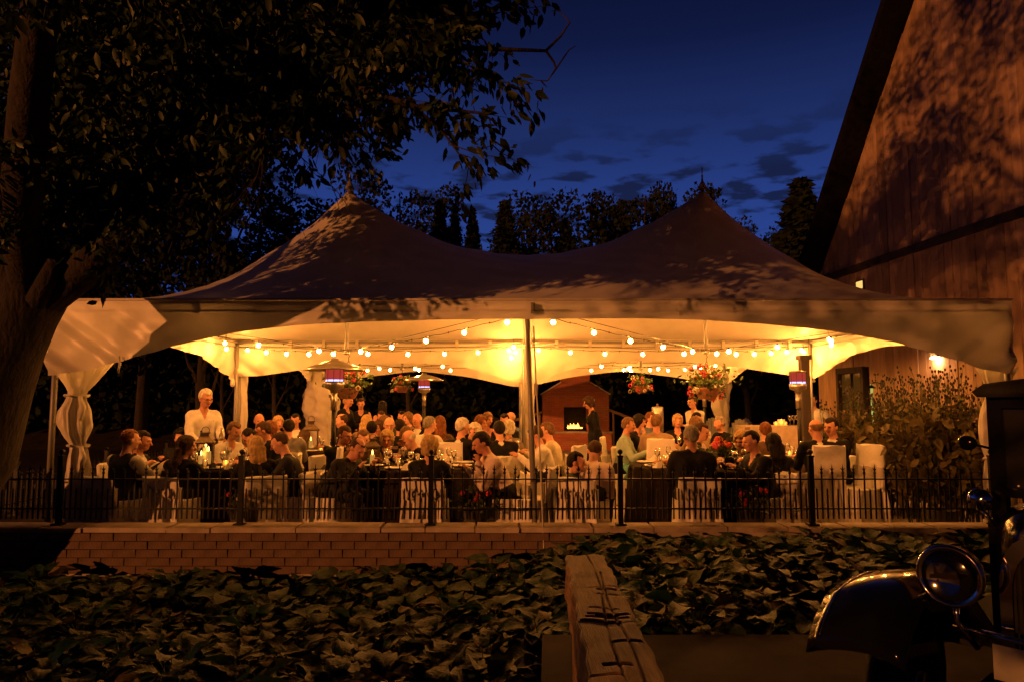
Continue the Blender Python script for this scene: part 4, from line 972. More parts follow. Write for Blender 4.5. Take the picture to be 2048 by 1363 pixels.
for li, (pts, rs) in enumerate(limbs):
    if li in bare: continue
    for i in range(len(pts) - 1):
        a, b_ = pts[i], pts[i + 1]; Ls = (b_ - a).length
        if li == 0 and i == len(pts) - 2: continue
        for _ in range(max(1, int(Ls / .38))):
            if rs[i] > .2: continue
            t = rt.random(); p = a.lerp(b_, t); ax = (b_ - a).normalized(); dv = (ax * .7 + Vector((rt.uniform(-1, 1), rt.uniform(-1, 1), rt.uniform(-.9, .7)))).normalized()
            thin = rs[i] < .05
            side(p, dv, rt.uniform(.35, .7) if thin else rt.uniform(.7, 1.3), .006 if thin else .014, 0 if rs[i] < .03 else 1)
o = ob('trunk', trunk.mesh('trunk', bark, True), tree); o.location = -T0
bo = br.build('branches', bark, tree, smooth=True); bo.location = -T0
# leaves: around twigs and in crown lobes
P_ = np.array([p for p, _ in twigP]); Dd = np.array([d for _, d in twigP])
k = 4; pos = np.repeat(P_, k, 0) + RNG.normal(size=(len(P_) * k, 3)) * .05; dr_ = np.repeat(Dd, k, 0) * .5 + RNG.normal(size=(len(pos), 3)) * .55; dr_[:, 2] -= .75
lobes = [(150, 60, 7.8, 1.9), (330, 60, 7.6, 1.7), (520, 40, 7.3, 1.3), (100, 260, 7.9, 1.6), (300, 200, 7.6, 1.3), (470, 165, 7.1, .95), (620, 150, 6.8, .65), (200, 340, 7.6, .75), (370, 300, 7.2, .72), (490, 255, 6.9, .40),
         (690, 40, 7.0, .8), (800, 30, 6.8, .5), (750, 140, 6.6, .38), (620, 225, 6.6, .28), (555, 405, 6.8, .14), (60, 390, 7.8, .65), (770, 235, 6.5, .20), (250, -150, 7.8, 1.9), (560, -160, 7.6, 1.6), (870, 120, 6.5, .22), (890, 10, 6.6, .28),
         (300, 420, 7.4, .25), (430, 400, 7.1, .20)]
for (px, py, d, r) in lobes:
    c = np.array(W(px, py, d)); n = int(330 * r * r + 50)
    u = runit(n) * (RNG.uniform(0, 1, (n, 1)) ** .45) * r; u[:, 2] *= .8
    cl = c + u; kk = 5
    pp_ = np.repeat(cl, kk, 0) + RNG.normal(size=(n * kk, 3)) * .11; d2 = RNG.normal(size=(n * kk, 3)) * .6; d2[:, 2] -= .7
    pos = np.vstack([pos, pp_]); dr_ = np.vstack([dr_, d2])
for (x_, y_, z_, r) in ((-1.5, 5.5, 7.0, 1.7), (.2, 5.0, 7.8, 1.5), (-3.0, 4.0, 7.5, 2.0), (.2, 2.2, 6.1, 1.2), (-1.2, 3.2, 6.2, 1.1), (1.5, 3.5, 10.2, 1.7), (-1.0, 2.5, 10.8, 1.9), (2.6, 5.0, 10.4, 1.3), (.6, 6.4, 9.4, 1.2)):  # unseen leaf clumps added overhead to shade roof, valance and barn
    c = np.array((x_, y_, z_)); n = int((430 if z_ < 9 else 230) * r * r); u = runit(n) * (RNG.uniform(0, 1, (n, 1)) ** .4) * r; u = u[np.sin(u[:, 0] * 4 + x_) + np.sin(u[:, 1] * 4 + y_) + np.sin(u[:, 2] * 4) > -.3]
    pp_ = np.repeat(c + u, 6, 0) + RNG.normal(size=(len(u) * 6, 3)) * .13; pos = np.vstack([pos, pp_]); dr_ = np.vstack([dr_, RNG.normal(size=(len(pp_), 3))])
# unseen overhead leaves, added to the crown to shade the foreground
nov = 60
ov = np.stack([RNG.uniform(-9.5, -2.0, nov), RNG.uniform(1.0, 7.0, nov), RNG.uniform(5.6, 8.6, nov)], 1)
pos = np.vstack([pos, np.repeat(ov, 5, 0) + RNG.normal(size=(nov * 5, 3)) * .13]); d2 = RNG.normal(size=(nov * 5, 3)); dr_ = np.vstack([dr_, d2])
keep = ~((pos[:, 0] > -2.7) & (pos[:, 0] < -.9) & (pos[:, 2] < 3.9)); pos = pos[keep]; dr_ = dr_[keep]
n = len(pos); ln = RNG.uniform(.09, .165, n); V, F = leaves_round(pos, dr_, RNG.normal(size=(n, 3)), ln, ln * .23)
o = ob('crown', mesh_np('crown', V - np.array(T0), F, leaf_m), tree, kind='stuff')

# unseen tree added behind the camera; its crown shades the driveway and bed
T2 = Vector((-7.0, -4.6, -.46)); t2 = thing('shade_tree', 'unseen leafy tree added behind the viewpoint to shade the driveway and hosta bed', 'tree', T2)
m = MB(); m.tube([(0, 0, -.1), (.1, 0, 1.6), (.3, .1, 3.4), (.9, .0, 6.5), (2.8, -.6, 9.5), (4.2, -1, 13.5)], [.36, .30, .26, .20, .12, .04], 12)
for k in range(14):
    a = k * 2.4; z = 2.6 + .55 * k; r_ = 3.4 * (1 - .5 * abs(k - 5) / 9); m.tube([(.25, .1, z), (r_ * .5 * math.cos(a), r_ * .5 * math.sin(a), z + .7), (r_ * math.cos(a), r_ * math.sin(a), z + 1.1)], [.09, .06, .02], 6)
m.build('trunk', bark, t2, smooth=True)
n = 3000; u = runit(n) * (RNG.uniform(0, 1, (n, 1)) ** .42) * np.array([4.3, 3.6, 4.2]) + np.array([-.4, 0, 5.2])
lump = np.sin(u[:, 0] * 2.3 + 1) + np.sin(u[:, 1] * 2.1 + u[:, 2] * .8) + np.sin(u[:, 2] * 2.4 + .5); u = u[lump > -.35]
for (x_, y_, z_, r_) in ((2.6, -.9, 8.5, 2.2),):
    n = int(190 * r_ * r_); w_ = runit(n) * (RNG.uniform(0, 1, (n, 1)) ** .4) * r_; w_ = w_[np.sin(w_[:, 0] * 3.1 + z_) + np.sin(w_[:, 1] * 2.7) + np.sin(w_[:, 2] * 3.3 + x_) > -.2] + np.array([x_, y_, z_]); u = np.vstack([u, w_])
p2 = np.repeat(u, 6, 0) + RNG.normal(size=(len(u) * 6, 3)) * .14; n = len(p2); ln = RNG.uniform(.10, .19, n); V, F = leaves_np(p2, RNG.normal(size=(n, 3)), RNG.normal(size=(n, 3)), ln, ln * .26)
ob('crown', mesh_np('crown', V, F, leaf_m), t2, kind='stuff')
# ------------------------------------------------------------------ background trees
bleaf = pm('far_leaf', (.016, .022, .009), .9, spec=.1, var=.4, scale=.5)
def far_tree(kind, seed, h):
    g = np.random.default_rng(seed); m = MB(); m.tube([(0, 0, -.3), (.1, 0, h * .3), (0, .1, h * .65), (0, 0, h * .95)], [h * .026, h * .02, h * .012, h * .003], 7)
    P = []; N_ = 5200
    if kind == 'conifer':
        for i in range(N_):
            t = g.uniform(.05, 1) ** .8; z = h * t; lay = math.floor(t * 16) / 16; rr_ = h * .22 * (1 - t) * (.35 + .65 * g.uniform() ** .5) + .05; a = g.uniform(0, 6.28); rr_ *= 1 + .3 * math.sin(a * 5 + lay * 40)
            P.append((rr_ * math.cos(a), rr_ * math.sin(a), h * lay + h / 16 * g.uniform(0, 1.0) - .22 * rr_))
        size = .22
    else:
        cl = [(g.normal() * h * .17, g.normal() * h * .17, h * g.uniform(.25, .95), h * g.uniform(.07, .15)) for _ in range(22)]
        for i in range(N_):
            c = cl[g.integers(22)]; v = g.normal(size=3); v = v / np.linalg.norm(v) * g.uniform(.3, 1) ** .5 * c[3]
            P.append((c[0] + v[0], c[1] + v[1], c[2] + v[2] * .9))
        for c in cl[:14]: m.tube([(0, 0, h * .3), (c[0] * .5, c[1] * .5, c[2] * .75), (c[0], c[1], c[2])], [h * .009, h * .006, h * .002], 4)
        size = .24
    P = np.array(P); V, F = leaves_np(P, g.normal(size=(N_, 3)) + np.array([0, 0, -.3]), g.normal(size=(N_, 3)), g.uniform(.6, 1.4, N_) * size, g.uniform(.6, 1.4, N_) * size * .4)
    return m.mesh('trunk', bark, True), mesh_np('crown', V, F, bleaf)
FT = {('conifer', i): far_tree('conifer', 100 + i, 10.) for i in range(2)}; FT.update({('leafy', i): far_tree('leafy', 200 + i, 10.) for i in range(3)})
ftl = [  # px, py of the top, depth, kind, width, label
    (800, 372, 36, 'leafy', 0, .8, 'rounded dark tree rising beside the left tent peak'), (880, 402, 38, 'conifer', 0, .9, 'slim conifer next to the rounded tree by the left peak'), (910, 412, 40, 'conifer', 1, .8, 'thin conifer second in the row behind the saddle of the tent'),
    (945, 420, 37, 'conifer', 0, .8, 'short pointed conifer in the row behind the tent saddle'), (1010, 405, 36, 'conifer', 1, 1.2, 'broad conifer above the dip of the tent roof'), (1060, 420, 39, 'leafy', 1, .9, 'low rounded tree right of the broad conifer'),
    (1180, 398, 35, 'leafy', 2, .9, 'dense round tree between saddle and right peak'), (1240, 405, 41, 'leafy', 0, .7, 'small round tree under the dusk clouds'), (1290, 372, 36, 'leafy', 1, .85, 'tall dark tree at the left shoulder of the right peak'),
    (1335, 372, 38, 'leafy', 2, .6, 'narrow round-topped tree close to the right peak'), (1600, 362, 30, 'conifer', 0, 1.5, 'layered spruce standing against the barn roof edge'), (1545, 462, 34, 'leafy', 2, .8, 'low tree at the foot of the spruce by the barn'),
    (640, 415, 36, 'leafy', 2, 1.2, 'dark tree left of the left tent peak'), (520, 430, 38, 'leafy', 0, 1.4, 'dark tree behind the left tent slope'), (1130, 440, 44, 'conifer', 1, 1.3, 'far conifer in the gap behind the tent dip'), (760, 400, 42, 'leafy', 1, 1.2, 'far tree tucked behind the left tent peak'),
    (40, 60, 31, 'leafy', 0, .75, 'tall black tree seen through the crown above the leaning trunk'), (190, 130, 33, 'leafy', 1, .8, 'tall black tree behind the left part of the shade tree crown'), (310, 180, 31, 'leafy', 2, .75, 'black tree behind the middle of the shade tree crown'), (420, 290, 33, 'leafy', 0, .8, 'black tree left of the left tent slope'), (-90, 120, 30, 'leafy', 2, .8, 'black tree at the far left beyond the trunk')]
for (px, py, d, kd, i, wd_, lab) in ftl:
    p = W(px, py, d); h = p.z - gz(p.x, d) + .1; t = thing('far_tree', lab, 'tree', (p.x, d, gz(p.x, d) - .1), rt.uniform(0, 6), 'dark trees beyond the tents'); t.scale = (h / 10 * wd_, h / 10 * wd_, h / 10)
    ob('trunk', FT[(kd, i)][0], t); ob('crown', FT[(kd, i)][1], t)
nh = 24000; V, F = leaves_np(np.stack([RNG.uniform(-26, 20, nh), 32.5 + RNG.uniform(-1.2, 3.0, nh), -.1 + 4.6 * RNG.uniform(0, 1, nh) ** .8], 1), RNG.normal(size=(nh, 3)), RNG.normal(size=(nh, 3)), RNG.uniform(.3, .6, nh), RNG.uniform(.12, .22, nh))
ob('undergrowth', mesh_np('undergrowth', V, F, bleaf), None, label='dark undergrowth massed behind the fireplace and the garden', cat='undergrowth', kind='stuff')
# young bare trunks just behind the terrace on the left
for (px, d, r, lab) in ((397, 20.0, .15, 'thick bare trunk behind the waiter at the left tent side'), (545, 22.5, .07, 'thin forked young tree right of the side pole'), (815, 27.0, .10, 'slim trunk in the dark behind the far heater'), (1497, 27.0, .12, 'dim trunk in the dark behind the garden chairs'), (440, 23, .06, 'thin forked sapling between trunk and side pole')):
    b0 = W(px, 900, d); t = thing('young_tree', lab, 'tree', (b0.x, d, FZ)); m = MB(); m.tube([(0, 0, -.1), (.03, 0, 1.3), (-.02, 0, 2.4), (.05, 0, 4.4)], [r * 1.2, r, r * .85, r * .5], 9); m.build('trunk', bark, t, smooth=True)
    m = MB(); pts = []
    for k in range(5): 
        a = k * 1.9; m.tube([(0, 0, 1.5 + .35 * k), (.35 * math.cos(a), .35 * math.sin(a), 2.2 + .35 * k), (.6 * math.cos(a), .6 * math.sin(a), 3.2 + .3 * k)], [r * .45, r * .3, r * .1], 5)
    m.build('limbs', bark, t, smooth=True)
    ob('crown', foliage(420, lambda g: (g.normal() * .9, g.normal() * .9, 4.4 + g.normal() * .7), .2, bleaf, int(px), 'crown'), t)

# ------------------------------------------------------------------ leafy hedge plants with seed heads between tent and barn
shrub_leaf = pm('shrub_leaf', (.12, .095, .034), .55, var=.4, scale=5, transl=.15); seed_m = pm('seed_head', (.035, .022, .014), .9)
rs_ = random.Random(23)
for i, (px, d, h, w_, lab) in enumerate(((1738, 12.3, 1.55, .40, 'leafy tall perennial next to the seated pair in black suits'), (1800, 11.7, 1.60, .42, 'leafy tall perennial second from the seated pair'), (1850, 10.7, 1.72, .45, 'leafy tall perennial in the middle of the hedge bed'),
        (1905, 10.5, 1.70, .42, 'leafy tall perennial below the flood lamp on the barn'), (1955, 10.2, 1.62, .38, 'leafy tall perennial beside the tied right curtain'), (1760, 12.6, 1.7, .5, 'leafy tall perennial at the back by the glazed barn door'), (1830, 12.3, 1.75, .5, 'leafy tall perennial at the back against the barn boards'), (1690, 12.7, 1.35, .35, 'shorter leafy perennial behind the seated pair near the door'))):
    p = W(px, 900, d); t = thing('perennial', lab, 'plant', (p.x, d, FZ)); t.scale = (1.05, 1.05, 1.2); m = MB(); sm = MB(); P = []
    for k in range(26):
        a = rs_.uniform(0, 6.28); q = w_ * rs_.uniform(.1, 1) ** .6; top = Vector((q * math.cos(a) * 1.15, q * math.sin(a) * 1.15, h * rs_.uniform(.72, 1.05))); bs = Vector((q * .5 * math.cos(a), q * .5 * math.sin(a), 0)); md = bs.lerp(top, .5) + Vector((rs_.uniform(-.05, .05), rs_.uniform(-.05, .05), 0))
        m.tube([bs, md, top], [.008, .006, .003], 4)
        for _ in range(26): s = rs_.uniform(.24, .88); c_ = bs.lerp(top, s); P.append(c_ + Vector((rs_.gauss(0, .06), rs_.gauss(0, .06), rs_.gauss(0, .03))))
        if h > 1.2:
            for _ in range(4):
                tp_ = top + Vector((rs_.uniform(-.09, .09), rs_.uniform(-.09, .09), rs_.uniform(.02, .22))); m.tube([top, tp_], .0028, 3); sm.ball(tp_, (.015, .015, .02), 6, 4)
    m.build('stems', green_d, t); P = np.array(P); n = len(P); d_ = RNG.normal(size=(n, 3)); d_[:, 2] -= .25; ln = RNG.uniform(.10, .20, n)
    V, F = leaves_round(P, d_, RNG.normal(size=(n, 3)) * .6 + np.array([0, 0, 1.]), ln, ln * .30); ob('leaves', mesh_np('leaves', V, F, shrub_leaf), t)
    if h > 1.2: sm.build('seed_heads', seed_m, t, smooth=True, kind='stuff')

# ================================================================== vintage car
paint = pm('car_paint', (.006, .006, .007), .12, var=.1, coat=.25, spec=.35)
chrome = pm('chrome', (.75, .72, .68), .07, 1.0, var=.03)
rubber = pm('tyre_rubber', (.012, .012, .012), .8, bump=.3)
canvas = pm('car_roof_canvas', (.014, .013, .012), .85, bump=.3)
cglass = pm('car_glass', (.02, .02, .02), .04, spec=.7)
lens = bpy.data.materials.new('headlamp_lens'); lens.use_nodes = True; _n = lens.node_tree.nodes; _n.clear()
_o = _n.new('ShaderNodeOutputMaterial'); _m = _n.new('ShaderNodeMixShader'); _t = _n.new('ShaderNodeBsdfTransparent'); _g = _n.new('ShaderNodeBsdfGlossy'); _f = _n.new('ShaderNodeFresnel'); _g.inputs['Roughness'].default_value = .08
for a_, b_ in ((_f.outputs[0], _m.inputs[0]), (_t.outputs[0], _m.inputs[1]), (_g.outputs[0], _m.inputs[2]), (_m.outputs[0], _o.inputs[0])): lens.node_tree.links.new(a_, b_)
refl_m = pm('lamp_reflector', (.8, .75, .66), .34, 1.0, var=.05, bump=.9, bscale=38, stretch=(1, 1, .4))
CA = R(-49)
car = thing('vintage_car', 'black vintage car with big round chrome headlamp parked beside the timber rail', 'car', (2.28, 2.95, -.12), CA)
# local: front faces -y, x to the car's left-hand side is +x (viewer right)
def loft(secs, m=0, close=False, cap=True):
    q = MB(); n = len(secs[0]); vs = [p for s in secs for p in s]
    fs = [(i * n + j, i * n + (j + 1) % n, (i + 1) * n + (j + 1) % n, (i + 1) * n + j) for i in range(len(secs) - 1) for j in range(n if close else n - 1)]
    if cap and close: fs += [tuple(range(n))[::-1], tuple((len(secs) - 1) * n + j for j in range(n))]
    q.add(vs, fs, m); return q
def arch_sec(y, w, z0, zs, zt, n=14):
    pts = [(-w, y, z0)]
    for i in range(n + 1):
        a = math.pi - math.pi * i / n; pts.append((w * math.copysign(abs(math.cos(a)) ** .55, math.cos(a)), y, zs + (zt - zs) * math.sin(a) ** .8))
    pts.append((w, y, z0)); return pts
loft([arch_sec(.02, .245, .42, .86, 1.12), arch_sec(.35, .29, .42, .88, 1.13), arch_sec(.72, .37, .42, .90, 1.145)], close=True).build('bonnet', paint, car, smooth=True)
loft([arch_sec(.72, .38, .42, .90, 1.15), arch_sec(.86, .47, .42, .92, 1.17), arch_sec(1.0, .54, .40, .92, 1.18)], close=True).build('cowl', paint, car, smooth=True)
sh = MB()
for (y, wo, wi) in ((-.035, .252, .205),):
    o_, i_ = arch_sec(y, wo, .44, .86, 1.135), arch_sec(y - .005, wi, .52, .84, 1.075)
    o2 = arch_sec(.03, wo, .44, .86, 1.135); n = len(o_)
    sh.add(o_ + i_, [(j, j + 1, n + j + 1, n + j) for j in range(n - 1)] + [(0, n, 2 * n - 1, n - 1)]); sh.add(o_ + o2, [(j, n + j, n + j + 1, j + 1) for j in range(n - 1)])
sh.build('radiator_shell', chrome, car, smooth=True)
gr = MB(); gr.box((0, .0, .79), (.42, .02, .54)); gr.build('radiator_core', canvas, car)
for i in range(19): q = MB(); q.box((-.19 + i * .0211, -.022, .79), (.005, .012, .52)); q.build('grille_bar', chrome, car)
q = MB(); q.lathe([(.0001, 1.19), (.02, 1.185), (.028, 1.165), (.035, 1.15), (.035, 1.13)], 12, c=(0, -.0, 0)); q.build('radiator_cap', chrome, car, smooth=True)
# cab: cowl to roof
cab = MB(); cw_ = .57
cab.box((0, 1.75, .72), (2 * cw_, 1.5, .62)); cab.build('body', paint, car)
for sx in (-1, 1):
    for (c_, s_) in (((sx * .505, 1.02, 1.34), (.07, .08, .76)), ((sx * .55, 1.75, 1.34), (.05, .07, .76)), ((sx * .55, 2.45, 1.34), (.05, .07, .76))): q = MB(); q.box(c_, s_); q.build('pillar', paint, car)
for (c_, s_) in (((0, 1.0, 1.70), (.93, .09, .10)), ((0, 1.0, 1.19), (.93, .07, .05))): q = MB(); q.box(c_, s_); q.build('screen_rail', paint, car)
q = MB(); q.box((0, 1.02, 1.43), (.95, .012, .48)); q.build('windscreen', cglass, car)
q = MB(); q.box((0, 2.5, 1.40), (1.10, .05, .74)); q.build('rear_panel', paint, car)
loft([[(-.55, y, 1.71), (-.575, y, 1.74), (-.54, y, 1.785 + .02 * s), (-.28, y, 1.82 + .03 * s), (0, y, 1.835 + .03 * s), (.28, y, 1.82 + .03 * s), (.54, y, 1.785 + .02 * s), (.575, y, 1.74), (.55, y, 1.71)] for (y, s) in ((.86, -1), (.95, 0), (1.6, 1), (2.3, .6), (2.55, -1))], close=True).build('roof', canvas, car, smooth=True)
for sx in (-1, 1):
    # front fender: swept arch over the wheel
    secs = []
    for k in range(17):
        t = k / 16; a = R(8) + t * R(150); cyy = .10; rr_ = .47
        y = cyy - rr_ * math.cos(a) * 1.05 if t < .8 else None
        if t <= .66: a2 = R(24) + t / .66 * R(84); ca_ = math.cos(a2); y = .05 - .56 * math.copysign(abs(ca_) ** .8, ca_); z = .36 + .50 * math.sin(a2) ** .75
        else: s = (t - .66) / .34; y = .05 + .56 * abs(math.cos(R(108))) ** .8 + s * .70; z = .36 + .50 * math.sin(R(108)) ** .75 - s * .50
        w0, w1 = .48, .91; nr = 9; sec = []
        for j in range(nr): u_ = j / (nr - 1); x = w0 + (w1 - w0) * u_; sag = .07 * max(0, (u_ - .25) / .75) ** 2.2 + .03 * max(0, (.25 - u_) / .25); sec.append((sx * x, y + (.03 * u_ if t < .3 else 0), z - sag))
        secs.append(sec)
    fm = loft(secs, cap=False); fo = fm.build('front_fender', paint, car, smooth=True)
    md = fo.modifiers.new('thick', 'SOLIDIFY'); md.thickness = .012
    edge = [Vector(s[-2]) + Vector((0, 0, .012)) for s in secs[:13]]; q = MB(); q.tube(edge, .006, 6)
    ed = q.build('fender_bead', chrome, car, smooth=True)
    q = MB(); rr = random.Random(2)
    for k in range(120):
        s = rr.uniform(0, len(secs) * .7 - 1.01); i = int(s); A_ = Vector(secs[i][rr.choice((6, 7, 8, 8))]); B_ = Vector(secs[i + 1][rr.choice((6, 7, 7, 8))]); q.ball(A_.lerp(B_, s - i) + Vector((0, 0, .012)), rr.uniform(.0025, .005), 6, 4)
    dq = q.build('raindrops', cglass, car, smooth=True); dq['kind'] = 'stuff'
    # wheel
    wc = Vector((sx * .69, .10, .36))
    wt = MB(); Mx = Matrix.Rotation(R(90), 3, 'Y'); wt.lathe([(.27, -.055), (.34, -.06), (.36, -.03), (.36, .03), (.34, .06), (.27, .055)], 32, c=wc, M=Mx); wh = wt.build('wheel', rubber, car, smooth=True)
    q = MB(); q.lathe([(.245, -.05), (.275, -.056), (.275, .056), (.245, .05)], 32, c=wc, M=Mx); q.build('rim', paint, wh, smooth=True)
    q = MB(); q.lathe([(.0001, -.075), (.05, -.07), (.065, -.03), (.065, .03), (.05, .07), (.0001, .075)], 16, c=wc, M=Mx); q.build('hub', chrome, wh, smooth=True)
    for k in range(20):
        a = k * math.pi / 10; b2 = a + (.35 if k % 2 else -.35); q = MB(); s = .05 if k % 4 < 2 else -.05; q.tube([wc + Vector((s, .055 * math.cos(b2), .055 * math.sin(b2))), wc + Vector((0, .26 * math.cos(a), .26 * math.sin(a)))], .0045, 4); q.build('spoke', chrome, wh)
    # headlamp
    hc = Vector((sx * .40, -.16, .935)); My = Matrix.Rotation(R(90), 3, 'X')
    q = MB(); q.lathe([(.0001, -.20), (.05, -.19), (.10, -.13), (.124, -.05), (.127, 0)], 28, c=hc, M=My); hl = q.build('headlamp', chrome, car, smooth=True)
    q = MB(); q.lathe([(.118, .0), (.131, -.008), (.133, .008), (.122, .018), (.116, .012)], 32, c=hc, M=My); q.build('rim', chrome, hl, smooth=True)
    q = MB(); q.lathe([(.0001, -.10), (.04, -.09), (.08, -.05), (.112, -.002)], 28, c=hc, M=My); q.build('reflector', refl_m, hl, smooth=True)
    q = MB(); q.lathe([(.0001, .032), (.04, .029), (.08, .02), (.116, .010), (.116, .006), (.08, .016), (.04, .025), (.0001, .028)], 28, c=hc, M=My); q.build('lens', lens, hl, smooth=True)
    q = MB(); q.ball(hc + Vector((0, .045, 0)), .017, 8, 6); q.build('lamp_bulb', lens, hl, smooth=True)
    q = MB(); q.tube([hc + Vector((0, .06, -.11)), hc + Vector((0, .06, -.20)), Vector((sx * .34, -.05, .62))], .014, 8); q.build('lamp_post', chrome, car, smooth=True)
    # side lamp on the cowl
    sc_ = Vector((sx * .53, .74, 1.165)); q = MB(); q.lathe([(.0001, -.11), (.03, -.10), (.053, -.05), (.060, 0), (.055, .008), (.0001, .018)], 18, c=sc_, M=My); q.build('side_lamp', chrome, car, smooth=True)
    q = MB(); q.tube([sc_ + Vector((0, .03, -.05)), sc_ + Vector((-sx * .05, .06, -.14))], .012, 6); q.build('side_lamp_arm', chrome, car, smooth=True)
    q = MB(); q.box((sx * .70, 1.5, .40), (.26, 1.5, .03)); q.build('running_board', rubber, car)
    q = MB(); q.ball((sx * .65, 1.0, 1.45), (.05, .02, .042), 12, 8); q.tube([(sx * .53, 1.03, 1.42), (sx * .65, 1.01, 1.45)], .008, 6); q.build('door_mirror', paint, car, smooth=True)
    q = MB(); wc = Vector((sx * .69, 2.35, .36)); q.lathe([(.0001, -.04), (.27, -.055), (.34, -.06), (.36, -.03), (.36, .03), (.34, .06), (.27, .055), (.0001, .04)], 28, c=wc, M=Mx); q.build('rear_wheel', rubber, car, smooth=True)
q = MB(); q.tube([(-.42, -.07, .70), (-.2, -.13, .71), (0, -.14, .71), (.2, -.13, .71), (.42, -.07, .70)], .015, 8); q.build('lamp_bar', chrome, car, smooth=True)
q = MB(); q.box((0, .0, .40), (.9, .06, .06)); q.box((-.35, 1.2, .38), (.07, 2.6, .1)); q.box((.35, 1.2, .38), (.07, 2.6, .1)); q.build('chassis', rubber, car)
q = MB(); q.box((-.10, -.17, .62), (.30, .008, .14)); q.build('number_plate', pm('plate_white', (.5, .47, .4), .4), car)
# ================================================================== people: one continuous implicit surface each
def surface_nets(fn, lo, hi, h):
    lo = np.array(lo, np.float32); n = np.ceil((np.array(hi) - lo) / h).astype(int) + 1
    c = 4; nc = n // c + 2
    ax = [lo[i] + h * (np.arange(nc[i]) * c + 1.5) for i in range(3)]
    G = np.stack(np.meshgrid(*ax, indexing='ij'), -1).reshape(-1, 3).astype(np.float32)
    Fc = fn(G).reshape(nc)
    Fd = Fc.repeat(c, 0).repeat(c, 1).repeat(c, 2)[:n[0], :n[1], :n[2]].copy()
    I = np.argwhere(np.abs(Fd) < h * c * 1.1)
    Fd[I[:, 0], I[:, 1], I[:, 2]] = fn((lo + I * h).astype(np.float32))
    S = Fd < 0
    cs = [S[i:n[0] - 1 + i, j:n[1] - 1 + j, k:n[2] - 1 + k] for i in (0, 1) for j in (0, 1) for k in (0, 1)]
    cnt = sum(q.astype(np.int8) for q in cs); act = (cnt > 0) & (cnt < 8)
    C = np.argwhere(act); idx = -np.ones(act.shape, np.int32); idx[act] = np.arange(len(C))
    acc = np.zeros((len(C), 3), np.float32); num = np.zeros(len(C), np.float32)
    corners = [(i, j, k) for i in (0, 1) for j in (0, 1) for k in (0, 1)]
    val = {q: Fd[C[:, 0] + q[0], C[:, 1] + q[1], C[:, 2] + q[2]] for q in corners}
    for a in corners:
        for d in range(3):
            if a[d] == 0:
                b = list(a); b[d] = 1; b = tuple(b); va, vb = val[a], val[b]; m = (va < 0) != (vb < 0)
                t = np.where(m, va / np.where(m, va - vb, 1), 0)
                p = np.array(a, np.float32)[None].repeat(len(C), 0); p[:, d] += t
                acc[m] += p[m]; num[m] += 1
    V = lo + h * (C + acc / num[:, None])
    quads = []
    for d in range(3):
        e = [(1, 2), (2, 0), (0, 1)][d]
        s0 = [slice(None)] * 3; s1 = [slice(None)] * 3; s0[d] = slice(0, n[d] - 1); s1[d] = slice(1, n[d])
        A_, B_ = S[tuple(s0)], S[tuple(s1)]; X = np.argwhere(A_ != B_)
        ok = (X[:, e[0]] > 0) & (X[:, e[1]] > 0) & (X[:, e[0]] < n[e[0]] - 1) & (X[:, e[1]] < n[e[1]] - 1); X = X[ok]
        if not len(X): continue
        fl = A_[X[:, 0], X[:, 1], X[:, 2]]
        def g(o1, o2):
            Y = X.copy(); Y[:, e[0]] -= o1; Y[:, e[1]] -= o2; return idx[Y[:, 0], Y[:, 1], Y[:, 2]]
        q = np.stack([g(1, 1), g(0, 1), g(0, 0), g(1, 0)], 1); q[~fl] = q[~fl][:, ::-1]; quads.append(q)
    Q = np.concatenate(quads); Q = Q[(Q >= 0).all(1)]
    return V, Q

class Body:
    def __init__(s): s.pr = []
    def cap(s, a, b, r1, r2, m, k=.03): s.pr.append(('c', np.array(a, np.float32), np.array(b, np.float32), r1, r2, m, k))
    def ell(s, c, r, m, k=.03, Rm=None): s.pr.append(('e', np.array(c, np.float32), np.array(r, np.float32), np.eye(3, dtype=np.float32) if Rm is None else np.array(Rm, np.float32), None, m, k))
    def raw(s, p, P):
        if p[0] == 'c':
            ba = p[2] - p[1]; pa = P - p[1]; t = np.clip(pa @ ba / max(1e-9, float(ba @ ba)), 0, 1)
            return np.sqrt(((pa - t[:, None] * ba) ** 2).sum(1)) - (p[3] + (p[4] - p[3]) * t)
        q = (P - p[1]) @ p[3]; k0 = np.sqrt(((q / p[2]) ** 2).sum(1)); k1 = np.sqrt(((q / p[2] ** 2) ** 2).sum(1)) + 1e-9
        return k0 * (k0 - 1) / k1
    def ev(s, P):
        d = None
        for p in s.pr:
            r = s.raw(p, P)
            if d is None: d = r
            else:
                k = p[6]; hh = np.clip(.5 + .5 * (d - r) / k, 0, 1); d = d + (r - d) * hh - k * hh * (1 - hh)
        return d
    def mats(s, P): return np.array([p[5] for p in s.pr])[np.argmin(np.stack([s.raw(p, P) for p in s.pr], 0), 0)]
    def bb(s):
        lo = np.full(3, 9.); hi = -lo
        for p in s.pr:
            if p[0] == 'c':
                r = max(p[3], p[4]); lo = np.minimum(lo, np.minimum(p[1], p[2]) - r); hi = np.maximum(hi, np.maximum(p[1], p[2]) + r)
            else: r = p[2].max(); lo = np.minimum(lo, p[1] - r); hi = np.maximum(hi, p[1] + r)
        return lo, hi
def rotm(ax, a):
    c, s = math.cos(a), math.sin(a)
    return np.array({'x': [[1, 0, 0], [0, c, -s], [0, s, c]], 'y': [[c, 0, s], [0, 1, 0], [-s, 0, c]], 'z': [[c, -s, 0], [s, c, 0], [0, 0, 1]]}[ax])
def wave(P, sd, f=22.):
    a = sd * 1.7; return np.sin(P[:, 0] * f + 1.7 * np.sin(P[:, 2] * f * .5 + a)) * np.sin(P[:, 2] * f * .8 + P[:, 1] * f * .7 + a * 2)

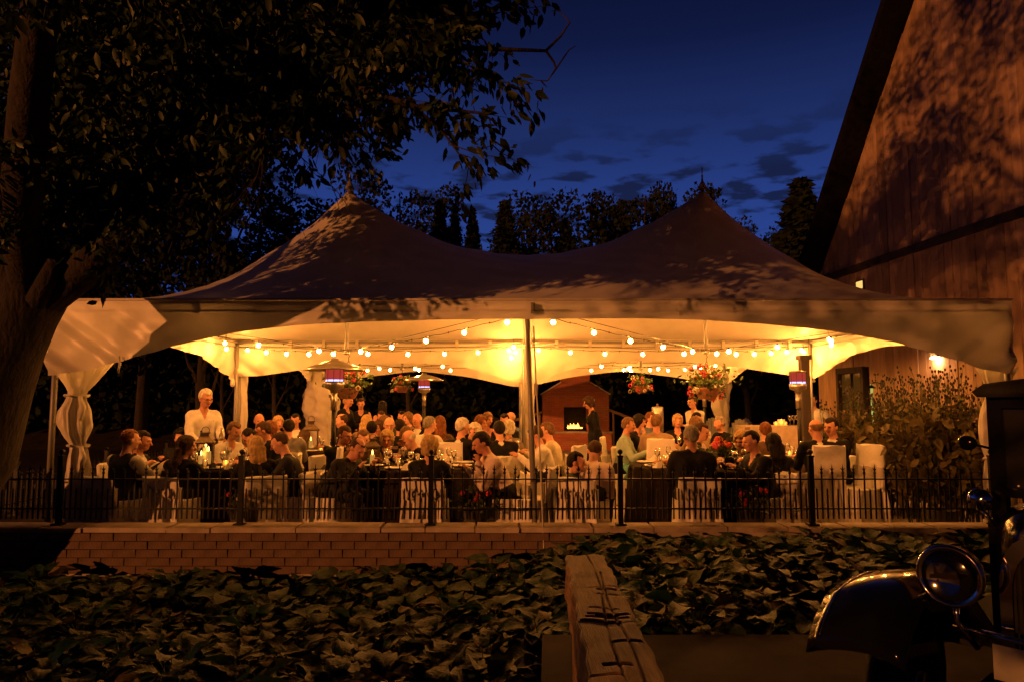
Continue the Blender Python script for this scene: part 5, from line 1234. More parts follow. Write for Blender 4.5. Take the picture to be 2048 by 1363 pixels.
CLOTH = {'black': (.008, .008, .009), 'char': (.020, .020, .022), 'navy': (.014, .016, .028), 'white': (.72, .70, .66), 'cream': (.66, .60, .46), 'pinkw': (.62, .50, .47), 'pink': (.55, .25, .25), 'grey': (.16, .15, .15), 'tan': (.30, .21, .13),
         'blue': (.13, .17, .26), 'aqua': (.30, .42, .36), 'green': (.05, .07, .045), 'teal': (.05, .09, .10), 'lace': (.20, .16, .13), 'brown': (.10, .06, .04), 'lgrey': (.36, .34, .32), 'red': (.35, .05, .04)}
def cm(c): return pm('cloth_' + c + '_wear', CLOTH[c], .8 if c not in ('black', 'char', 'navy') else .72, var=.12, scale=14, bump=.25, bscale=90, spec=.15 if c in ('black', 'char', 'navy', 'brown', 'green') else .3)
SKIN = [pm('skin_a', (.56, .27, .175), .5, var=.10, scale=20), pm('skin_b', (.62, .32, .21), .5, var=.10, scale=20), pm('skin_c', (.50, .23, .145), .5, var=.10, scale=20)]
HAIRC = {'brown': (.055, .030, .016), 'dark': (.014, .010, .008), 'grey': (.26, .23, .19), 'white': (.60, .55, .46), 'blond': (.42, .28, .12), 'red': (.16, .06, .025), 'lbrown': (.15, .085, .042)}
def hm(c): return pm('hair_' + c, HAIRC[c], .6, spec=.15, var=.4, scale=40, bump=.5, bscale=110, stretch=(1, 1, .35))
eye_m = pm('eye_dark', (.03, .02, .015), .3); lip_m = pm('lip', (.36, .11, .09), .5); tie_m = pm('necktie', (.10, .03, .03), .5)
NPEOPLE = 0
def person(px, py, d, rz, label, pose='sit', lean=8, yaw=0, nod=4, roll=0, top='black', sleeve=None, bottom='char', suit=False, hair='short', hc='brown', arms=('table', 'table'), chair_='mid',
           g=1.0, glasses=False, res=.0135, fem=False, emblem=None, tag=False, seat=.45, skirt=None, height=None, tie=False, held=None, twist=0, collar=None, shw=1.0):
    global NPEOPLE; NPEOPLE += 1; sd = NPEOPLE; rr = random.Random(sd)
    rz = R(rz); target = W(px, py, d); zt = (target.z - FZ) / PS
    b = Body(); sit = pose == 'sit'
    lean_ = R(lean); kid = pose == 'kid'
    hs = .0 ; 
    if sit: pz = seat + .09; U = .815
    elif kid: pz = .43; U = .53
    else: pz = .90 if fem else .95; U = .80
    Hh = .0
    # vertical extent of the upper body once leaned and nodded
    def upper(k): return pz + k * (.50 * math.cos(lean_)) + (.285) * math.cos(lean_ * .45)
    if sit: k = max(.80, min(1.16, (zt - .285 * math.cos(lean_ * .45) - pz) / (.50 * math.cos(lean_))))
    else: k = 1.0
    S = 1.0
    if not sit:
        full = pz + .50 * math.cos(lean_) + .285 if not kid else 1.0
        S = max(.88, min(1.12, zt / full)) if not kid else zt / .97
        if kid: k = .56
    pel = np.array([0, 0, pz]); Rt = rotm('z', R(twist)) @ rotm('x', lean_)     # +lean tips forward (-y)
    T = lambda x, y, z: pel + Rt @ np.array([x * (1 if not kid else .62), y * (1 if not kid else .7), z * k])
    slv = {None: 2, 'skin': 0}.get(sleeve, 2)
    sw = shw * (.168 if fem else .195) * (1 if not kid else .62); kg = g * (.95 if fem else 1.07) * (1 if not kid else .62)
    # torso
    b.cap(T(-.07, .0, -.01), T(.07, .0, -.01), .125 * kg, .125 * kg, 3 if sit or not skirt else 3)
    for s in (-1, 1):
        b.cap(T(s * .055, .005, .05), T(s * .075, .0, .32), .105 * kg, .112 * kg, 1, .05)
        b.cap(T(s * .06, -.015, .30), T(s * sw / (1 if not kid else .62) * .80, .01, .392), .095 * kg, .062 * kg, 1, .05)
        b.cap(T(s * .03, .012, .445), T(s * sw / (1 if not kid else .62) * .78, .012, .405), .040 * kg, .045 * kg, 1, .04)
        if fem: b.cap(T(s * .075, -.085, .29), T(s * .072, -.10, .275), .052, .048, 1, .03)
    if g > 1.1: b.ell(T(0, -.05, .12), (.14 * g, .13 * g, .15), 1, .06, Rt)
    # neck and head
    nb = T(0, .005, .455); Rh = Rt @ rotm('x', -lean_ * .55) @ rotm('z', R(yaw)) @ rotm('x', R(nod)) @ rotm('y', R(roll))
    hsx = (.94 if fem else 1.0) * (1 if not kid else .86)
    hd = nb + (Rt @ rotm('x', -lean_ * .4)) @ np.array([0, -.012, .095 * (1 if not kid else .7)]) + Rh @ np.array([0, -.02, .09 * hsx])
    Hp = lambda x, y, z: hd + Rh @ (np.array([x, y, z]) * hsx)
    b.cap(T(0, .005, .40), nb + Rt @ np.array([0, -.005, -.004]), .072 * kg ** .5, .056 * kg ** .3, (5 if (suit or collar) else (0 if fem else 1)), .025)
    b.cap(nb, Hp(0, .015, -.05), .054 * hsx * kg ** .3, .052 * hsx, 0, .02)
    b.ell(Hp(0, .012, .028), (.077 * hsx, .096 * hsx, .088 * hsx), 0, .02, Rh)
    b.ell(Hp(0, -.028, -.035), (.060 * hsx, .066 * hsx, .078 * hsx), 0, .03, Rh)
    b.ell(Hp(0, -.058, -.088), (.030 * hsx, .026 * hsx, .024 * hsx), 0, .025, Rh)
    b.cap(Hp(0, -.093, .008), Hp(0, -.116, -.030), .009, .015, 0, .014)
    b.cap(Hp(-.035, -.086, .022), Hp(.035, -.086, .022), .012, .012, 0, .015)
    for s in (-1, 1):
        b.ell(Hp(s * .079, .01, -.012), (.012, .022, .034), 0, .008, Rh)
        b.ell(Hp(s * .038, -.066, -.028), (.022, .022, .02), 0, .02, Rh)
    # arms (two-bone reach)
    la, lf = .285 * k ** .5 * (1 if not kid else .62), .25 * k ** .5 * (1 if not kid else .62); hands = []
    for s, mode in zip((-1, 1), arms):
        Sh = T(s * sw / (1 if not kid else .62), .012, .388)
        if isinstance(mode, tuple): Wr = np.array(mode, float)
        elif mode == 'table': Wr = np.array([s * .15, -.40 - .1 * math.sin(lean_), .805])
        elif mode == 'lap': Wr = np.array([s * .10, -.26, pz + .13])
        elif mode == 'down': Wr = np.array([s * (sw + .05), -.05, Sh[2] - .53])
        elif mode == 'chin': Wr = Hp(s * .02, -.11, -.20)
        elif mode == 'clasp': Wr = Hp(s * .03, -.13, -.19)
        elif mode == 'fold': Wr = T(-s * .06, -.23, .20)
        elif mode == 'hip': Wr = np.array([s * .14, -.15, pz + .12])
        dv = Wr - Sh; L_ = np.linalg.norm(dv); mx_ = (la + lf) * .985
        if L_ > mx_: Wr = Sh + dv / L_ * mx_; dv = Wr - Sh; L_ = mx_
        u = dv / L_; a_ = (la * la - lf * lf + L_ * L_) / (2 * L_); h2 = math.sqrt(max(0, la * la - a_ * a_)); hint = np.array([s * .28, .22, -.9]); hint -= u * (hint @ u); hint /= np.linalg.norm(hint) + 1e-9
        El = Sh + u * a_ + hint * h2; q = kg ** .7
        bk_ = .86 if sleeve in ('skin',) else 1.0
        b.cap(Sh, El, .064 * q * bk_, .055 * q * bk_, slv, .035); b.cap(El, El + (Wr - El) * .92, .054 * q * bk_, (.040 if sleeve not in ('skin', 'short') else .030) * q, 0 if sleeve in ('skin', 'short') else slv, .02)
        fd = (Wr - El) / np.linalg.norm(Wr - El); up = np.array([0, 0, 1.]); sd_ = np.cross(fd, up); sd_ /= np.linalg.norm(sd_) + 1e-9; nn_ = np.cross(sd_, fd); hz = .9 * (1 if not kid else .7)
        kn = Wr + fd * .085 * hz - nn_ * .008
        b.cap(El + (Wr - El) * .9, Wr + fd * .02, .024 * hz, .026 * hz, 0, .012)
        for f_ in (-1.5, -.5, .5, 1.5): b.cap(Wr + fd * .02, kn + sd_ * f_ * .019 * hz, .019 * hz, .015 * hz, 0, .010)
        for f_, fl in ((-1.5, .062), (-.5, .075), (.5, .070), (1.5, .055)):
            p0 = kn + sd_ * f_ * .021 * hz; p1 = p0 + (fd * .8 - nn_ * .55) * fl * .55 * hz; p2 = p1 + (fd * .25 - nn_ * .95) * fl * .5 * hz
            b.cap(p0, p1, .0105 * hz, .010 * hz, 0, .004); b.cap(p1, p2, .010 * hz, .0085 * hz, 0, .004)
        th0 = Wr + fd * .025 * hz - sd_ * s * .022; th1 = th0 - sd_ * s * .035 * hz + fd * .03 * hz - nn_ * .012; b.cap(th0, th1, .014 * hz, .012 * hz, 0, .006); b.cap(th1, th1 + (fd * .7 - nn_ * .5) * .035 * hz, .0115 * hz, .009 * hz, 0, .004)
        hands.append((Wr, fd, nn_, sd_))
    # legs
    if sit:
        for s in (-1, 1):
            hp = pel + np.array([s * .085, .0, -.01]); kn_ = np.array([s * .12, -.40, seat + .055]); an = np.array([s * .12, -.36 + rr.uniform(-.08, .05), .085])
            b.cap(hp, kn_, .088 * kg, .062 * kg ** .5, 3, .04); b.cap(kn_, an, .058, .042, 3, .03); b.cap(an + np.array([0, .03, -.03]), an + np.array([s * .015, -.15, -.05]), .036, .030, 4, .02)
    else:
        f_ = 1 if not kid else .5
        for s in (-1, 1):
            hp = pel + np.array([s * .08 * (1 if not kid else .6), 0, -.02]); sp = (.03 if s > 0 else -.03); kn_ = np.array([s * .085 * (1 if not kid else .6), -.015 + sp, pz * .52]); an = np.array([s * .085 * (1 if not kid else .65), .02 + sp, .085])
            b.cap(hp, kn_, .082 * kg, .056 * (1 if not kid else .75), 3, .04); b.cap(kn_, an, .054 * (1 if not kid else .75), .038, 3, .03); b.cap(an + np.array([0, .03, -.035]), an + np.array([s * .02, -.15 * (1 if not kid else .6), -.055]), .034, .028, 4, .02)
        if skirt: b.cap(pel + np.array([0, 0, .02]), np.array([0, .01, pz - skirt]), .125, .20, 3, .05)
    fold = .0085
    def fn(P):
        return b.ev(P) + fold * wave(P, sd) * np.clip((b_z(P)), 0, 1)
    nbz = nb[2]; hdp = hd.astype(np.float32)
    def b_z(P):    # no cloth folds on the head
        return np.clip((np.sqrt(((P - hdp) ** 2).sum(1)) - .17) * 12, 0, 1)
    lo, hi = b.bb(); V, Q = surface_nets(fn, lo - .03, hi + .03, res)
    C = V[Q].mean(1); M_ = b.mats(C.astype(np.float32))
    q = (C - pel) @ Rt; q[:, 2] /= k
    if suit:
        vz = (M_ == 1) & (q[:, 1] < -.02) & (q[:, 2] > .20) & (np.abs(q[:, 0]) < (q[:, 2] - .20) * .30 + .008); M_[vz] = 5
        if tie: M_[vz & (np.abs(q[:, 0]) < .022)] = 8
    elif collar: M_[((M_ == 1) | (M_ == 5)) & (q[:, 1] < -.015) & (q[:, 2] > .345) & (np.abs(q[:, 0]) < (q[:, 2] - .345) * .42)] = 0
    hq = ((C - hd) @ Rh) / hsx
    hsel = (M_ == 0) & (hq[:, 1] < -.05)
    for s in (-1, 1): M_[hsel & (((hq[:, 0] - s * .033) / .013) ** 2 + ((hq[:, 2] - .0) / .007) ** 2 < 1)] = 6
    M_[hsel & (np.abs(hq[:, 0]) < .024) & (np.abs(hq[:, 2] + .058) < .008)] = 7
    if sleeve and sleeve not in ('skin', 'short'): slc = sleeve
    else: slc = top
    sk = SKIN[sd % 3]
    mats = [sk, cm(top), cm(slc), cm(bottom), pm('shoe_leather', (.01, .009, .008), .35), cm(collar or 'white'), eye_m, lip_m, tie_m]
    me = mesh_np('person', V, Q, mats, M_, True)
    Rz = rotm('z', rz); off = Rz @ (np.array([hd[0], hd[1], 0]) * S * PS)
    loc = np.array([target.x, d, FZ]) - off
    o = ob('person', me, None, loc, rz, 'person ' + label, 'person', 'wedding guests and staff'); o.scale = (S * PS,) * 3
    # hair
    hx = lambda P: ((P - hd) @ Rh) / hsx
    rh_ = .0 if hair == 'none' else 1
    if rh_:
        hb = Body(); ex = {'short': .010, 'buzz': .005, 'bald': .006, 'long': .020, 'bob': .024, 'curly': .030, 'updo': .014, 'thin': .007}[hair]
        hb.ell(Hp(0, .014, .030), ((.078 + ex) * hsx, (.098 + ex) * hsx, (.090 + ex) * hsx), 0, .02, Rh)
        if hair in ('long', 'bob', 'curly', 'short', 'updo'): hb.cap(Hp(0, .045, -.01), Hp(0, .06, -.06 if hair != 'short' else -.03), .066 + ex * .6, .05 + ex * .5, 0, .03)
        if hair in ('bob', 'curly', 'long'):
            for s in (-1, 1): hb.cap(Hp(s * .066, .0, .01), Hp(s * .07, .012, -.085), .028 + ex * .3, .024, 0, .02)
        if hair == 'long':
            dn = np.array([0, 0, -1.]); bk = Rt @ np.array([0, 1, 0]); p1 = Hp(0, .075, -.06); p2 = p1 + dn * .14 + bk * .045; p3 = p2 + dn * .13 + bk * .01
            for s in (-.05, 0, .05): sv = Rh @ np.array([s, 0, 0]); hb.cap(p1 + sv, p2 + sv, .048, .042, 0, .02); hb.cap(p2 + sv, p3 + sv * 1.1, .042, .022, 0, .02)
        if hair == 'updo': hb.ell(Hp(0, .10, .03), (.045, .04, .045), 0, .02, Rh)
        tap = .0 if hair in ('curly', 'bob', 'long') else .45
        amp = {'curly': .010, 'long': .004, 'bob': .005}.get(hair, .003); fq = {'curly': 75., 'long': 90.}.get(hair, 95.)
        def hf(P):
            L_ = hx(P); dd = hb.ev(P) + amp * wave(P, sd + 3, fq)
            if hair in ('short', 'buzz', 'thin', 'updo'): cut = np.minimum(np.minimum(.064 - .012 * np.cos(L_[:, 0] * 40) - L_[:, 2], np.maximum(-.022 - L_[:, 2], -.022 - L_[:, 1])), np.maximum(-.082 - L_[:, 2], .026 - L_[:, 1]))
            elif hair == 'bald': cut = np.maximum((-.02 - L_[:, 1] * .55) - L_[:, 2], L_[:, 2] - .052 + np.maximum(0, -L_[:, 1]) * 1.1)
            else: cut = np.minimum(np.minimum(.066 - L_[:, 2], .052 - np.abs(L_[:, 0])), -.035 - L_[:, 1])
            if hair == 'thin': cut = np.maximum(cut, .02 - np.sqrt((L_[:, 0] * 1.2) ** 2 + (L_[:, 1] - .0) ** 2 + (L_[:, 2] - .11) ** 2) + .045)
            dd = dd + tap * np.clip(.022 + cut, 0, .03)
            return np.maximum(dd, cut * .8 + .004 * wave(P, sd + 5, 160.))
        l2, h2_ = hb.bb(); Vh, Qh = surface_nets(hf, l2 - .025, h2_ + .025, max(.0095, res * .75))
        ob('hair', mesh_np('hair', Vh, Qh, hm(hc), None, True), o)
    if glasses:
        m = MB()
        for s in (-1, 1): m.tube([tuple(Hp(s * .034 + .024 * math.cos(a), -.104, .0 + .019 * math.sin(a))) for a in np.linspace(0, 2 * math.pi, 13)], .002, 4); m.tube([tuple(Hp(s * .058, -.10, .005)), tuple(Hp(s * .084, .0, .004))], .002, 4)
        m.tube([tuple(Hp(-.01, -.106, .004)), tuple(Hp(.01, -.106, .004))], .0028, 4); m.build('glasses', iron, o)
    def on_surface(x, z, side, poly, mat_, nm):
        m = MB(); vs = []
        for (u_, v_) in poly:
            p = T(x + u_, side * .35, z + v_ / k).astype(np.float32); dv = (Rt @ np.array([0, -side, 0])).astype(np.float32)
            for _ in range(40):
                dd = float(b.ev(p[None])[0])
                if dd < .010: break
                p = p + dv * max(dd * .8, .002)
            vs.append(tuple(p))
        c_ = np.mean(np.array(vs), 0); n_ = len(vs)
        pc = T(x, side * .35, z).astype(np.float32); dv = (Rt @ np.array([0, -side, 0])).astype(np.float32)
        for _ in range(40):
            dd = float(b.ev(pc[None])[0])
            if dd < .012: break
            pc = pc + dv * max(dd * .8, .002)
        m.add(vs + [tuple(pc)], [(i, (i + 1) % n_, n_) for i in range(n_)]); m.build(nm, mat_, o)
    if emblem: on_surface(.0, .27, 1, [((.075 if i % 2 == 0 else .036) * math.cos(i * math.pi / 8 + .3), (.08 if i % 2 == 0 else .038) * math.sin(i * math.pi / 8 + .3)) for i in range(16)], pm('emblem_dark', (.05, .03, .025), .7), 'emblem')
    if tag: on_surface(.085, .33, -1, [(-.03, -.012), (.03, -.004), (.03, .012), (-.03, .004)], pm('tag_dark', (.03, .025, .02), .4), 'name_tag')
    if sit and chair_:
        cl = np.array([loc[0], loc[1], 0]) + Rz @ np.array([0, .015 * PS, 0])
        chair(tuple(cl), rz, 'white covered chair under ' + 'person ' + label, chair_)
    o['_hands'] = 0; del o['_hands']
    Rzz = Rz * S * PS
    return [(Vector(loc + Rzz @ h_[0]), Vector(Rz @ h_[1]), Vector(Rz @ h_[2]), Vector(Rz @ h_[3])) for h_ in hands]

N = .012; F_ = .0155
# ---- table beside the near lantern
person(262, 853, 9.85, 155, 'in dark vest and white shirt beside the gathered corner curtain', top='black', sleeve='lgrey', hc='red', hair='buzz', res=N, chair_='low', lean=4, yaw=-20, seat=.42)
person(286, 857, 10.45, 95, 'in dark jacket behind the dark-vested guest', top='black', suit=True, hair='short', hc='dark', res=N, lean=10, seat=.42)
person(374, 872, 9.95, 165, 'in black top before the near lantern, back turned', top='black', fem=True, hair='long', hc='brown', yaw=-55, res=N, chair_='low', lean=8, seat=.42)
person(361, 857, 11.75, 10, 'in dark clothes facing out behind the near lantern table', top='char', fem=True, hair='bob', hc='dark', lean=10, res=F_)
WA = person(413, 772, 11.75, 34, 'standing in white shirt with name tag, holding two bottles', pose='stand', top='white', bottom='black', hair='short', hc='white', glasses=True, tag=True, shw=.84, lean=7, nod=14, yaw=18, g=.9, res=.011, arms=((-.12, -.38, 1.02), (.17, -.36, 1.04)), collar='white')
person(470, 836, 11.45, 60, 'in white top leaning over the lantern table', top='white', fem=True, hair='updo', hc='lbrown', lean=20, nod=8, arms=('table', (.1, -.45, .81)), res=N)
person(497, 851, 11.9, 10, 'in dark clothes half hidden behind the loose-haired guest', top='black', hair='short', hc='dark', lean=18, nod=20, res=F_)
person(527, 838, 12.1, -75, 'in black jacket bending towards the guest in white top', top='black', suit=True, hair='short', hc='brown', lean=18, nod=12, res=N)
person(512, 866, 10.1, 215, 'in black wrap with head bowed by the grey suit', top='black', fem=True, hair='long', hc='blond', lean=18, nod=14, res=N, chair_='low', seat=.42)
person(560, 858, 10.15, -80, 'in dark grey suit bowed towards the black wrap', top='char', suit=True, hair='buzz', hc='brown', lean=20, nod=16, arms=((-.1, -.50, .95), 'table'), res=N, chair_='low', seat=.42)
# ---- behind, left
person(519, 822, 14.6, 30, 'in green jacket near the side tent pole', top='green', hair='bald', hc='grey', lean=6, res=F_)
person(540, 837, 13.2, -30, 'in dark red top behind the bending black jacket', top='red', fem=True, hair='bob', hc='red', lean=12, res=F_)
person(557, 827, 15.4, 40, 'in cream top left of the far lantern', top='cream', fem=True, hair='bob', hc='blond', lean=6, res=F_)
person(591, 823, 15.5, 5, 'in brown jacket facing out beside the far lantern', top='brown', suit=True, hair='short', hc='dark', lean=6, res=F_)
person(578, 834, 13.0, 195, 'in grey jacket seen from behind before the far lantern', top='grey', hair='short', hc='dark', lean=12, res=N, yaw=10)
person(683, 822, 14.3, -70, 'in dark jacket right of the far lantern, behind the heater', top='navy', hair='thin', hc='brown', lean=10, res=F_)
person(690, 847, 11.6, 60, 'in black jacket with glasses and hands clasped at the mouth', top='black', hair='short', hc='brown', glasses=True, lean=14, nod=8, arms=('clasp', 'clasp'), res=.011)
person(716, 868, 9.95, 70, 'in dark suit hunched forward beside the low bow chair', top='char', hair='thin', hc='brown', g=1.15, lean=34, nod=18, yaw=-15, res=N, chair_='low', seat=.42)
person(727, 856, 11.2, 20, 'in brown top hidden behind the hunched dark suit', top='brown', hair='short', hc='lbrown', lean=14, res=F_)
# ---- standing group far left of centre
person(697, 785, 17.2, 70, 'standing in black top, gesturing behind the left basket', pose='stand', fem=True, top='black', sleeve=None, hair='short', hc='blond', arms=('down', (.1, -.36, 1.05)), res=F_)
person(722, 792, 18.0, 10, 'standing in strapless black dress facing the black-topped speaker', pose='stand', fem=True, top='black', sleeve='skin', skirt=.4, hair='updo', hc='brown', arms=('hip', (.2, -.25, 1.05)), res=F_)
person(766, 798, 17.6, -150, 'standing in sleeveless black dress with bare shoulder turned out', pose='stand', fem=True, top='black', sleeve='skin', skirt=.5, hair='long', hc='dark', arms=('down', 'down'), yaw=-30, res=F_)
# ---- middle left crowd
person(734, 824, 14.6, 170, 'in tan top seen from behind under the strapless dress', top='tan', fem=True, hair='long', hc='blond', res=F_)
person(763, 812, 17.2, 15, 'in grey shirt facing out below the bare-shouldered guest', top='grey', hair='short', hc='brown', res=F_)
person(744, 838, 13.4, 190, 'in brown jacket, back turned, behind the clasped hands', top='brown', hair='short', hc='dark', res=F_)
person(758, 836, 14.0, -20, 'in lace top left of the bald guest with white collar', top='lace', fem=True, hair='bob', hc='brown', res=F_)
person(770, 826, 15.0, 150, 'in white blouse behind the bald guest with white collar', top='white', fem=True, hair='bob', hc='lbrown', res=F_)
person(779, 829, 13.1, 10, 'in black suit and white collar with glasses, facing out', top='black', suit=True, hair='bald', hc='grey', glasses=True, res=N)
person(800, 834, 13.6, 185, 'in black jacket, back turned, before the far rear table', top='black', hair='short', hc='dark', res=F_)
person(804, 813, 17.3, 0, 'in dark green shirt at the rear under the pink basket', top='green', hair='buzz', hc='dark', res=F_)
person(816, 818, 16.4, -40, 'in lace dress turned sideways under the pink basket', top='lace', fem=True, hair='long', hc='lbrown', res=F_)
person(834, 822, 15.6, -25, 'in black suit and white shirt left of the far heater', top='black', suit=True, hair='bald', hc='white', res=F_)
person(813, 849, 12.4, 175, 'in brown top behind the bowed black jacket', top='brown', fem=True, hair='bob', hc='lbrown', lean=12, res=F_)
person(818, 854, 11.7, -60, 'in black jacket bowed over a glass at the second table', top='black', hair='bald', hc='white', lean=26, nod=20, arms=((-.05, -.36, .95), 'table'), res=N)
person(774, 858, 11.5, 8, 'with chin on hand in black top with lace sleeves', top='black', sleeve='lace', fem=True, hair='bob', hc='blond', glasses=True, lean=16, nod=6, arms=('chin', 'table'), res=.011, g=1.1)
person(860, 872, 9.85, 176, 'in black top seen from behind at the mid fence planter', top='black', fem=True, hair='curly', hc='blond', lean=10, nod=6, g=1.15, res=N, chair_='low', seat=.42)
person(860, 827, 13.0, 160, 'in white jacket with dark emblem on the back', top='white', hair='short', hc='grey', emblem=True, g=1.1, res=N, yaw=-30, nod=10)
person(880, 826, 13.8, 190, 'in brown dress right of the white emblem jacket', top='brown', fem=True, hair='long', hc='red', res=F_)
# ---- table under the middle pole
person(926, 830, 12.0, 150, 'in black suit turned to the guest in pale blouse', top='black', collar='white', hair='short', hc='white', yaw=-20, res=N, lean=5)
person(949, 842, 12.8, -20, 'in pale blouse facing the black suit', top='pinkw', fem=True, hair='curly', hc='white', res=F_)
person(962, 825, 14.2, 60, 'in pink top turned away left of the middle pole', top='pink', fem=True, hair='bob', hc='red', res=F_)
person(976, 817, 15.6, 40, 'in salmon top at the rear left of the middle pole', top='pink', fem=True, hair='bob', hc='lbrown', res=F_, sleeve='short')
person(998, 837, 12.2, 195, 'in black suit, back turned, reaching onto the white table', top='black', collar='white', hair='short', hc='dark', res=N, lean=14, arms=('table', (.25, -.5, .82)))
person(1018, 836, 13.9, 175, 'in lace top between black suit and middle pole', top='lace', fem=True, hair='curly', hc='white', res=F_)
person(1009, 823, 15.4, -10, 'in dark clothes beside the blue shirt', top='black', hair='short', hc='dark', res=F_)
person(1021, 814, 16.2, -40, 'in blue shirt at the foot of the middle pole', top='blue', hair='bald', hc='white', res=F_)
person(962, 857, 9.9, -75, 'in pale shirt leaning on elbows by the mid fence', top='pinkw', collar='pinkw', hair='short', hc='dark', lean=24, nod=12, g=1.1, arms=('chin', 'table'), res=.011, chair_='low', seat=.42)
person(1070, 846, 11.9, -85, 'in white shirt looking down left of the front pole', top='white', collar='white', hair='short', hc='brown', lean=16, nod=16, res=N)
person(1093, 840, 12.5, -100, 'in cream shirt behind the front pole', top='cream', collar='cream', hair='short', hc='lbrown', lean=12, res=N, g=1.1)
person(1177, 788, 16.6, -85, 'standing in black dress before the brick fireplace', pose='stand', fem=True, top='black', bottom='navy', sleeve=None, hair='bob', hc='brown', skirt=.45, nod=14, arms=('down', 'down'), res=.0125)
# ---- centre right
person(1153, 895, 9.72, 75, 'small child standing in dark blue shirt beside the bending parent'.replace('small child ', 'of child size '), pose='kid', top='teal', bottom='black', hair='short', hc='dark', arms=('down', 'down'), lean=2, res=.010)
person(1189, 876, 10.0, 150, 'in pale shirt bending down to the child at the fence', top='pinkw', collar='pinkw', hair='buzz', hc='brown', lean=30, nod=14, yaw=25, arms=('lap', 'table'), res=N, chair_='low', g=1.1, seat=.42)
person(1257, 828, 13.2, 75, 'in aqua cardigan on the chair right of the fireplace', top='aqua', fem=True, hair='short', hc='lbrown', res=N, g=1.1, chair_='tall')
person(1279, 823, 13.9, 60, 'in black top between aqua cardigan and tan jacket', top='black', fem=True, hair='bob', hc='dark', res=F_, arms=('chin', 'table'))
person(1302, 817, 15.6, 50, 'in slate shirt behind the tan jacket', top='blue', hair='short', hc='red', res=F_)
person(1313, 822, 13.2, 178, 'in tan jacket seen from behind on the bow chair', top='tan', hair='short', hc='lbrown', yaw=-30, res=N, g=1.05, chair_='tall')
person(1355, 823, 15.4, -5, 'in dark jacket facing out right of the steel urn', top='black', fem=True, hair='bob', hc='blond', res=F_)
person(1384, 787, 16.8, -60, 'standing in white server shirt looking left', pose='stand', fem=True, top='white', bottom='black', hair='updo', hc='brown', arms=('fold', 'fold'), res=.0125, collar='white')
person(1394, 820, 15.5, 30, 'in brown top just below the standing white server shirt', top='brown', hair='short', hc='dark', res=F_)
person(1390, 829, 13.9, 200, 'in tan blouse, back turned, below the white server shirt', top='tan', fem=True, hair='curly', hc='lbrown', res=F_)
person(1403, 840, 11.6, 55, 'in pale pink shirt behind the broad black jacket', top='pinkw', collar='pinkw', hair='short', hc='brown', lean=16, res=N)
person(1381, 845, 9.85, 178, 'in broad black jacket, back turned, at the pink-flower table', top='black', hair='short', hc='grey', g=1.2, lean=6, res=N, chair_='low', seat=.42, yaw=12)
person(1438, 828, 14.9, -70, 'in black jacket beside the white tied curtain', top='black', hair='short', hc='grey', lean=10, res=F_)
person(1482, 858, 11.0, -40, 'in dark dress with bare neckline beside the candle', top='char', fem=True, hair='bob', hc='blond', lean=14, nod=10, res=N)
person(1501, 855, 10.05, -80, 'in black suit in profile beside the pink-flower table', top='black', collar='white', hair='buzz', hc='dark', lean=12, nod=8, res=N, chair_='low', seat=.42)
person(1545, 861, 10.5, 190, 'in dark dress with long loose hair, back turned'.replace(' with long loose hair', ' near the third planter'), top='char', fem=True, hair='long', hc='dark', res=N, chair_='low', seat=.42)
person(1530, 840, 12.3, 175, 'in brown jacket behind the dark dress near the serving table', top='brown', hair='short', hc='red', res=F_)
person(1630, 833, 11.3, 178, 'in black suit with white collar, back turned, near the hedge', top='black', collar='white', hair='bald', hc='lbrown', res=N, yaw=10, seat=.47, g=1.05, chair_='tall')
person(1661, 830, 11.55, -70, 'in black suit smiling towards his neighbour at the hedge'.replace(' his', ' the'), top='black', suit=True, hair='short', hc='dark', res=.011, yaw=15, seat=.47)
person(1624, 785, 16.6, -50, 'standing in white shirt behind the porch post at the bar', pose='stand', top='white', bottom='black', hair='short', hc='dark', arms=('down', 'hip'), res=F_, collar='white')

# bottles in the waiter's hands
bot = MB(); bot.lathe([(.0001, 0), (.034, 0), (.037, .01), (.037, .17), (.03, .21), (.014, .25), (.013, .31), (.0001, .312)], 14)
bg_ = bot.mesh('glass', pm('bottle_green', (.05, .12, .05), .06, trans=.5), True); bc_ = bot.mesh('glass', pm('bottle_clear', (.55, .55, .42), .05, trans=.8), True)
lb = MB(); lb.lathe([(.0375, .05), (.0376, .14)], 14); lbm = lb.mesh('label', pm('bottle_label', (.7, .68, .6), .6), True)
for (wr, fd, nn_, sd_), me_, lab in zip(WA, (bg_, bc_), ('green wine bottle held by the waiter', 'clear glass bottle held by the waiter')):
    c = wr + fd * .11 - nn_ * .035; t = pthing('bottle', lab, 'bottle', (c.x, c.y, c.z - .15)); ob('glass', me_, t); ob('label', lbm, t)
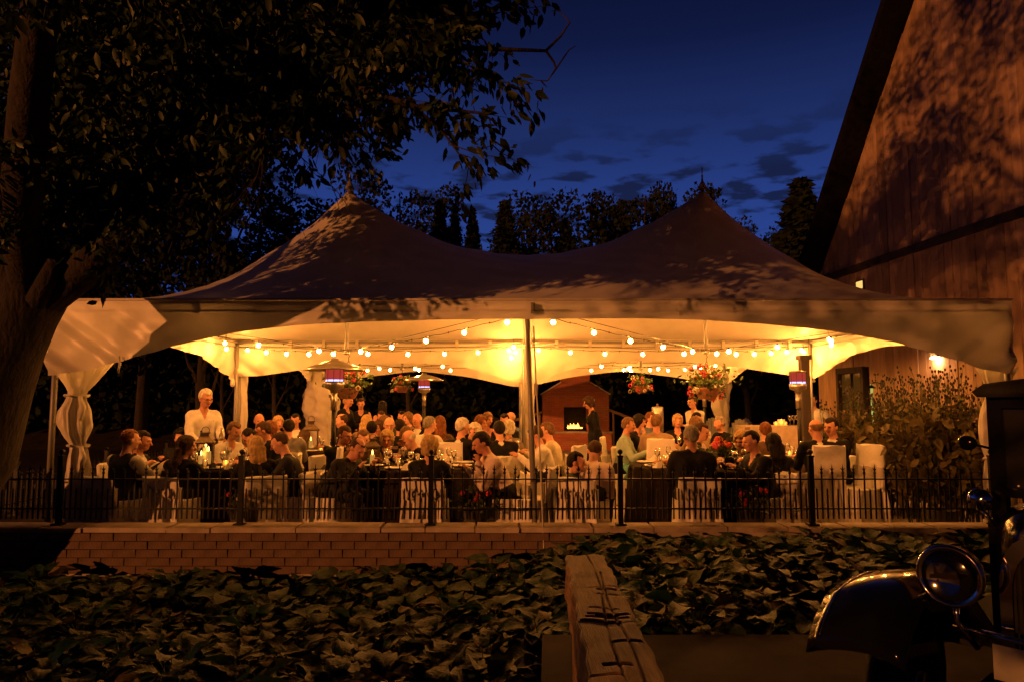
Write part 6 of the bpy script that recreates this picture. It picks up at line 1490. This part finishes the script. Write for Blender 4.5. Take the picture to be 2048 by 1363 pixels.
# aqua shawl over the chair, serving platter, empty chairs
q = MB()
def shw(u, v): a = u * 3.0 - 1.5; return (.24 * math.sin(a) * (1 + .1 * math.sin(v * 9)), .04 * math.cos(a * 2) + .05 * math.sin(v * 7 + u * 12) * .4, .28 + .26 * (1 - v) + .02 * math.sin(u * 19))
q.grid(shw, 24, 10); p = W(1275, 890, 12.8); pob('shawl', q.mesh('shawl', pm('shawl_aqua', (.12, .38, .33), .7, bump=.3), True), None, (p.x, 12.82, FZ + .12), R(20), 'aqua shawl hanging over the lap beside the white chair', 'shawl')
q = MB(); q.lathe([(.0001, .012), (.17, .012), (.20, .03), (.205, .028), (.17, 0), (.0001, 0)], 24); pp = W(1282, 940, 10.5); t = pthing('platter', 'dark oval platter heaped with food at the edge of the pink-flower table', 'platter', (TABLES['T4'][0].x - .62, 10.62, ZT + .002)); q.build('dish', pot_m, t, smooth=True)
q = MB(); rr = random.Random(8)
for k in range(22): a = rr.uniform(0, 6.28); r_ = rr.uniform(0, .13); q.ball((r_ * math.cos(a), r_ * math.sin(a), .03 + .03 * rr.random()), (.035, .03, .022), 7, 5)
q.build('food', pm('food', (.45, .22, .10), .6, var=.5, scale=15), t, smooth=True)
chair((W(630, 930, 10.3).x, 10.4, 0), R(-82), 'empty white chair with bow turned away beside the hunched dark suit', 'tall')
chair((W(1062, 950, 9.75).x, 9.9, 0), R(-110), 'empty white chair turned sideways next to the pale shirt at the fence', 'mid')
chair((W(1120, 940, 11.0).x, 11.0, 0), R(-120), 'empty white chair with dark sash right of the front pole', 'tall')
chair((W(1716, 930, 10.9).x, 10.95, 0), R(-65), 'empty white chair standing alone before the hedge plants', 'tall')
chair((W(205, 960, 9.8).x, 9.95, 0), R(150), 'empty white chair left of the dark vest by the corner curtain', 'low')
chair((W(1420, 860, 15.3).x, 15.3, 0), R(20), 'empty white chair beside the black jacket and the tied curtain', 'tall')
chair((W(905, 900, 11.9).x, 11.95, 0), R(170), 'empty white chair between emblem jacket and black suit', 'tall')

# ------------------------------------------------------------------ bring the whole place to metres (people 1.7 m, tables 0.76 m)
for o in list(COL.objects):
    if o.parent is None and o.type not in ('LIGHT',):
        o.location = o.location / PS
        if o.type != 'CAMERA': o.scale = tuple(s / PS for s in o.scale)
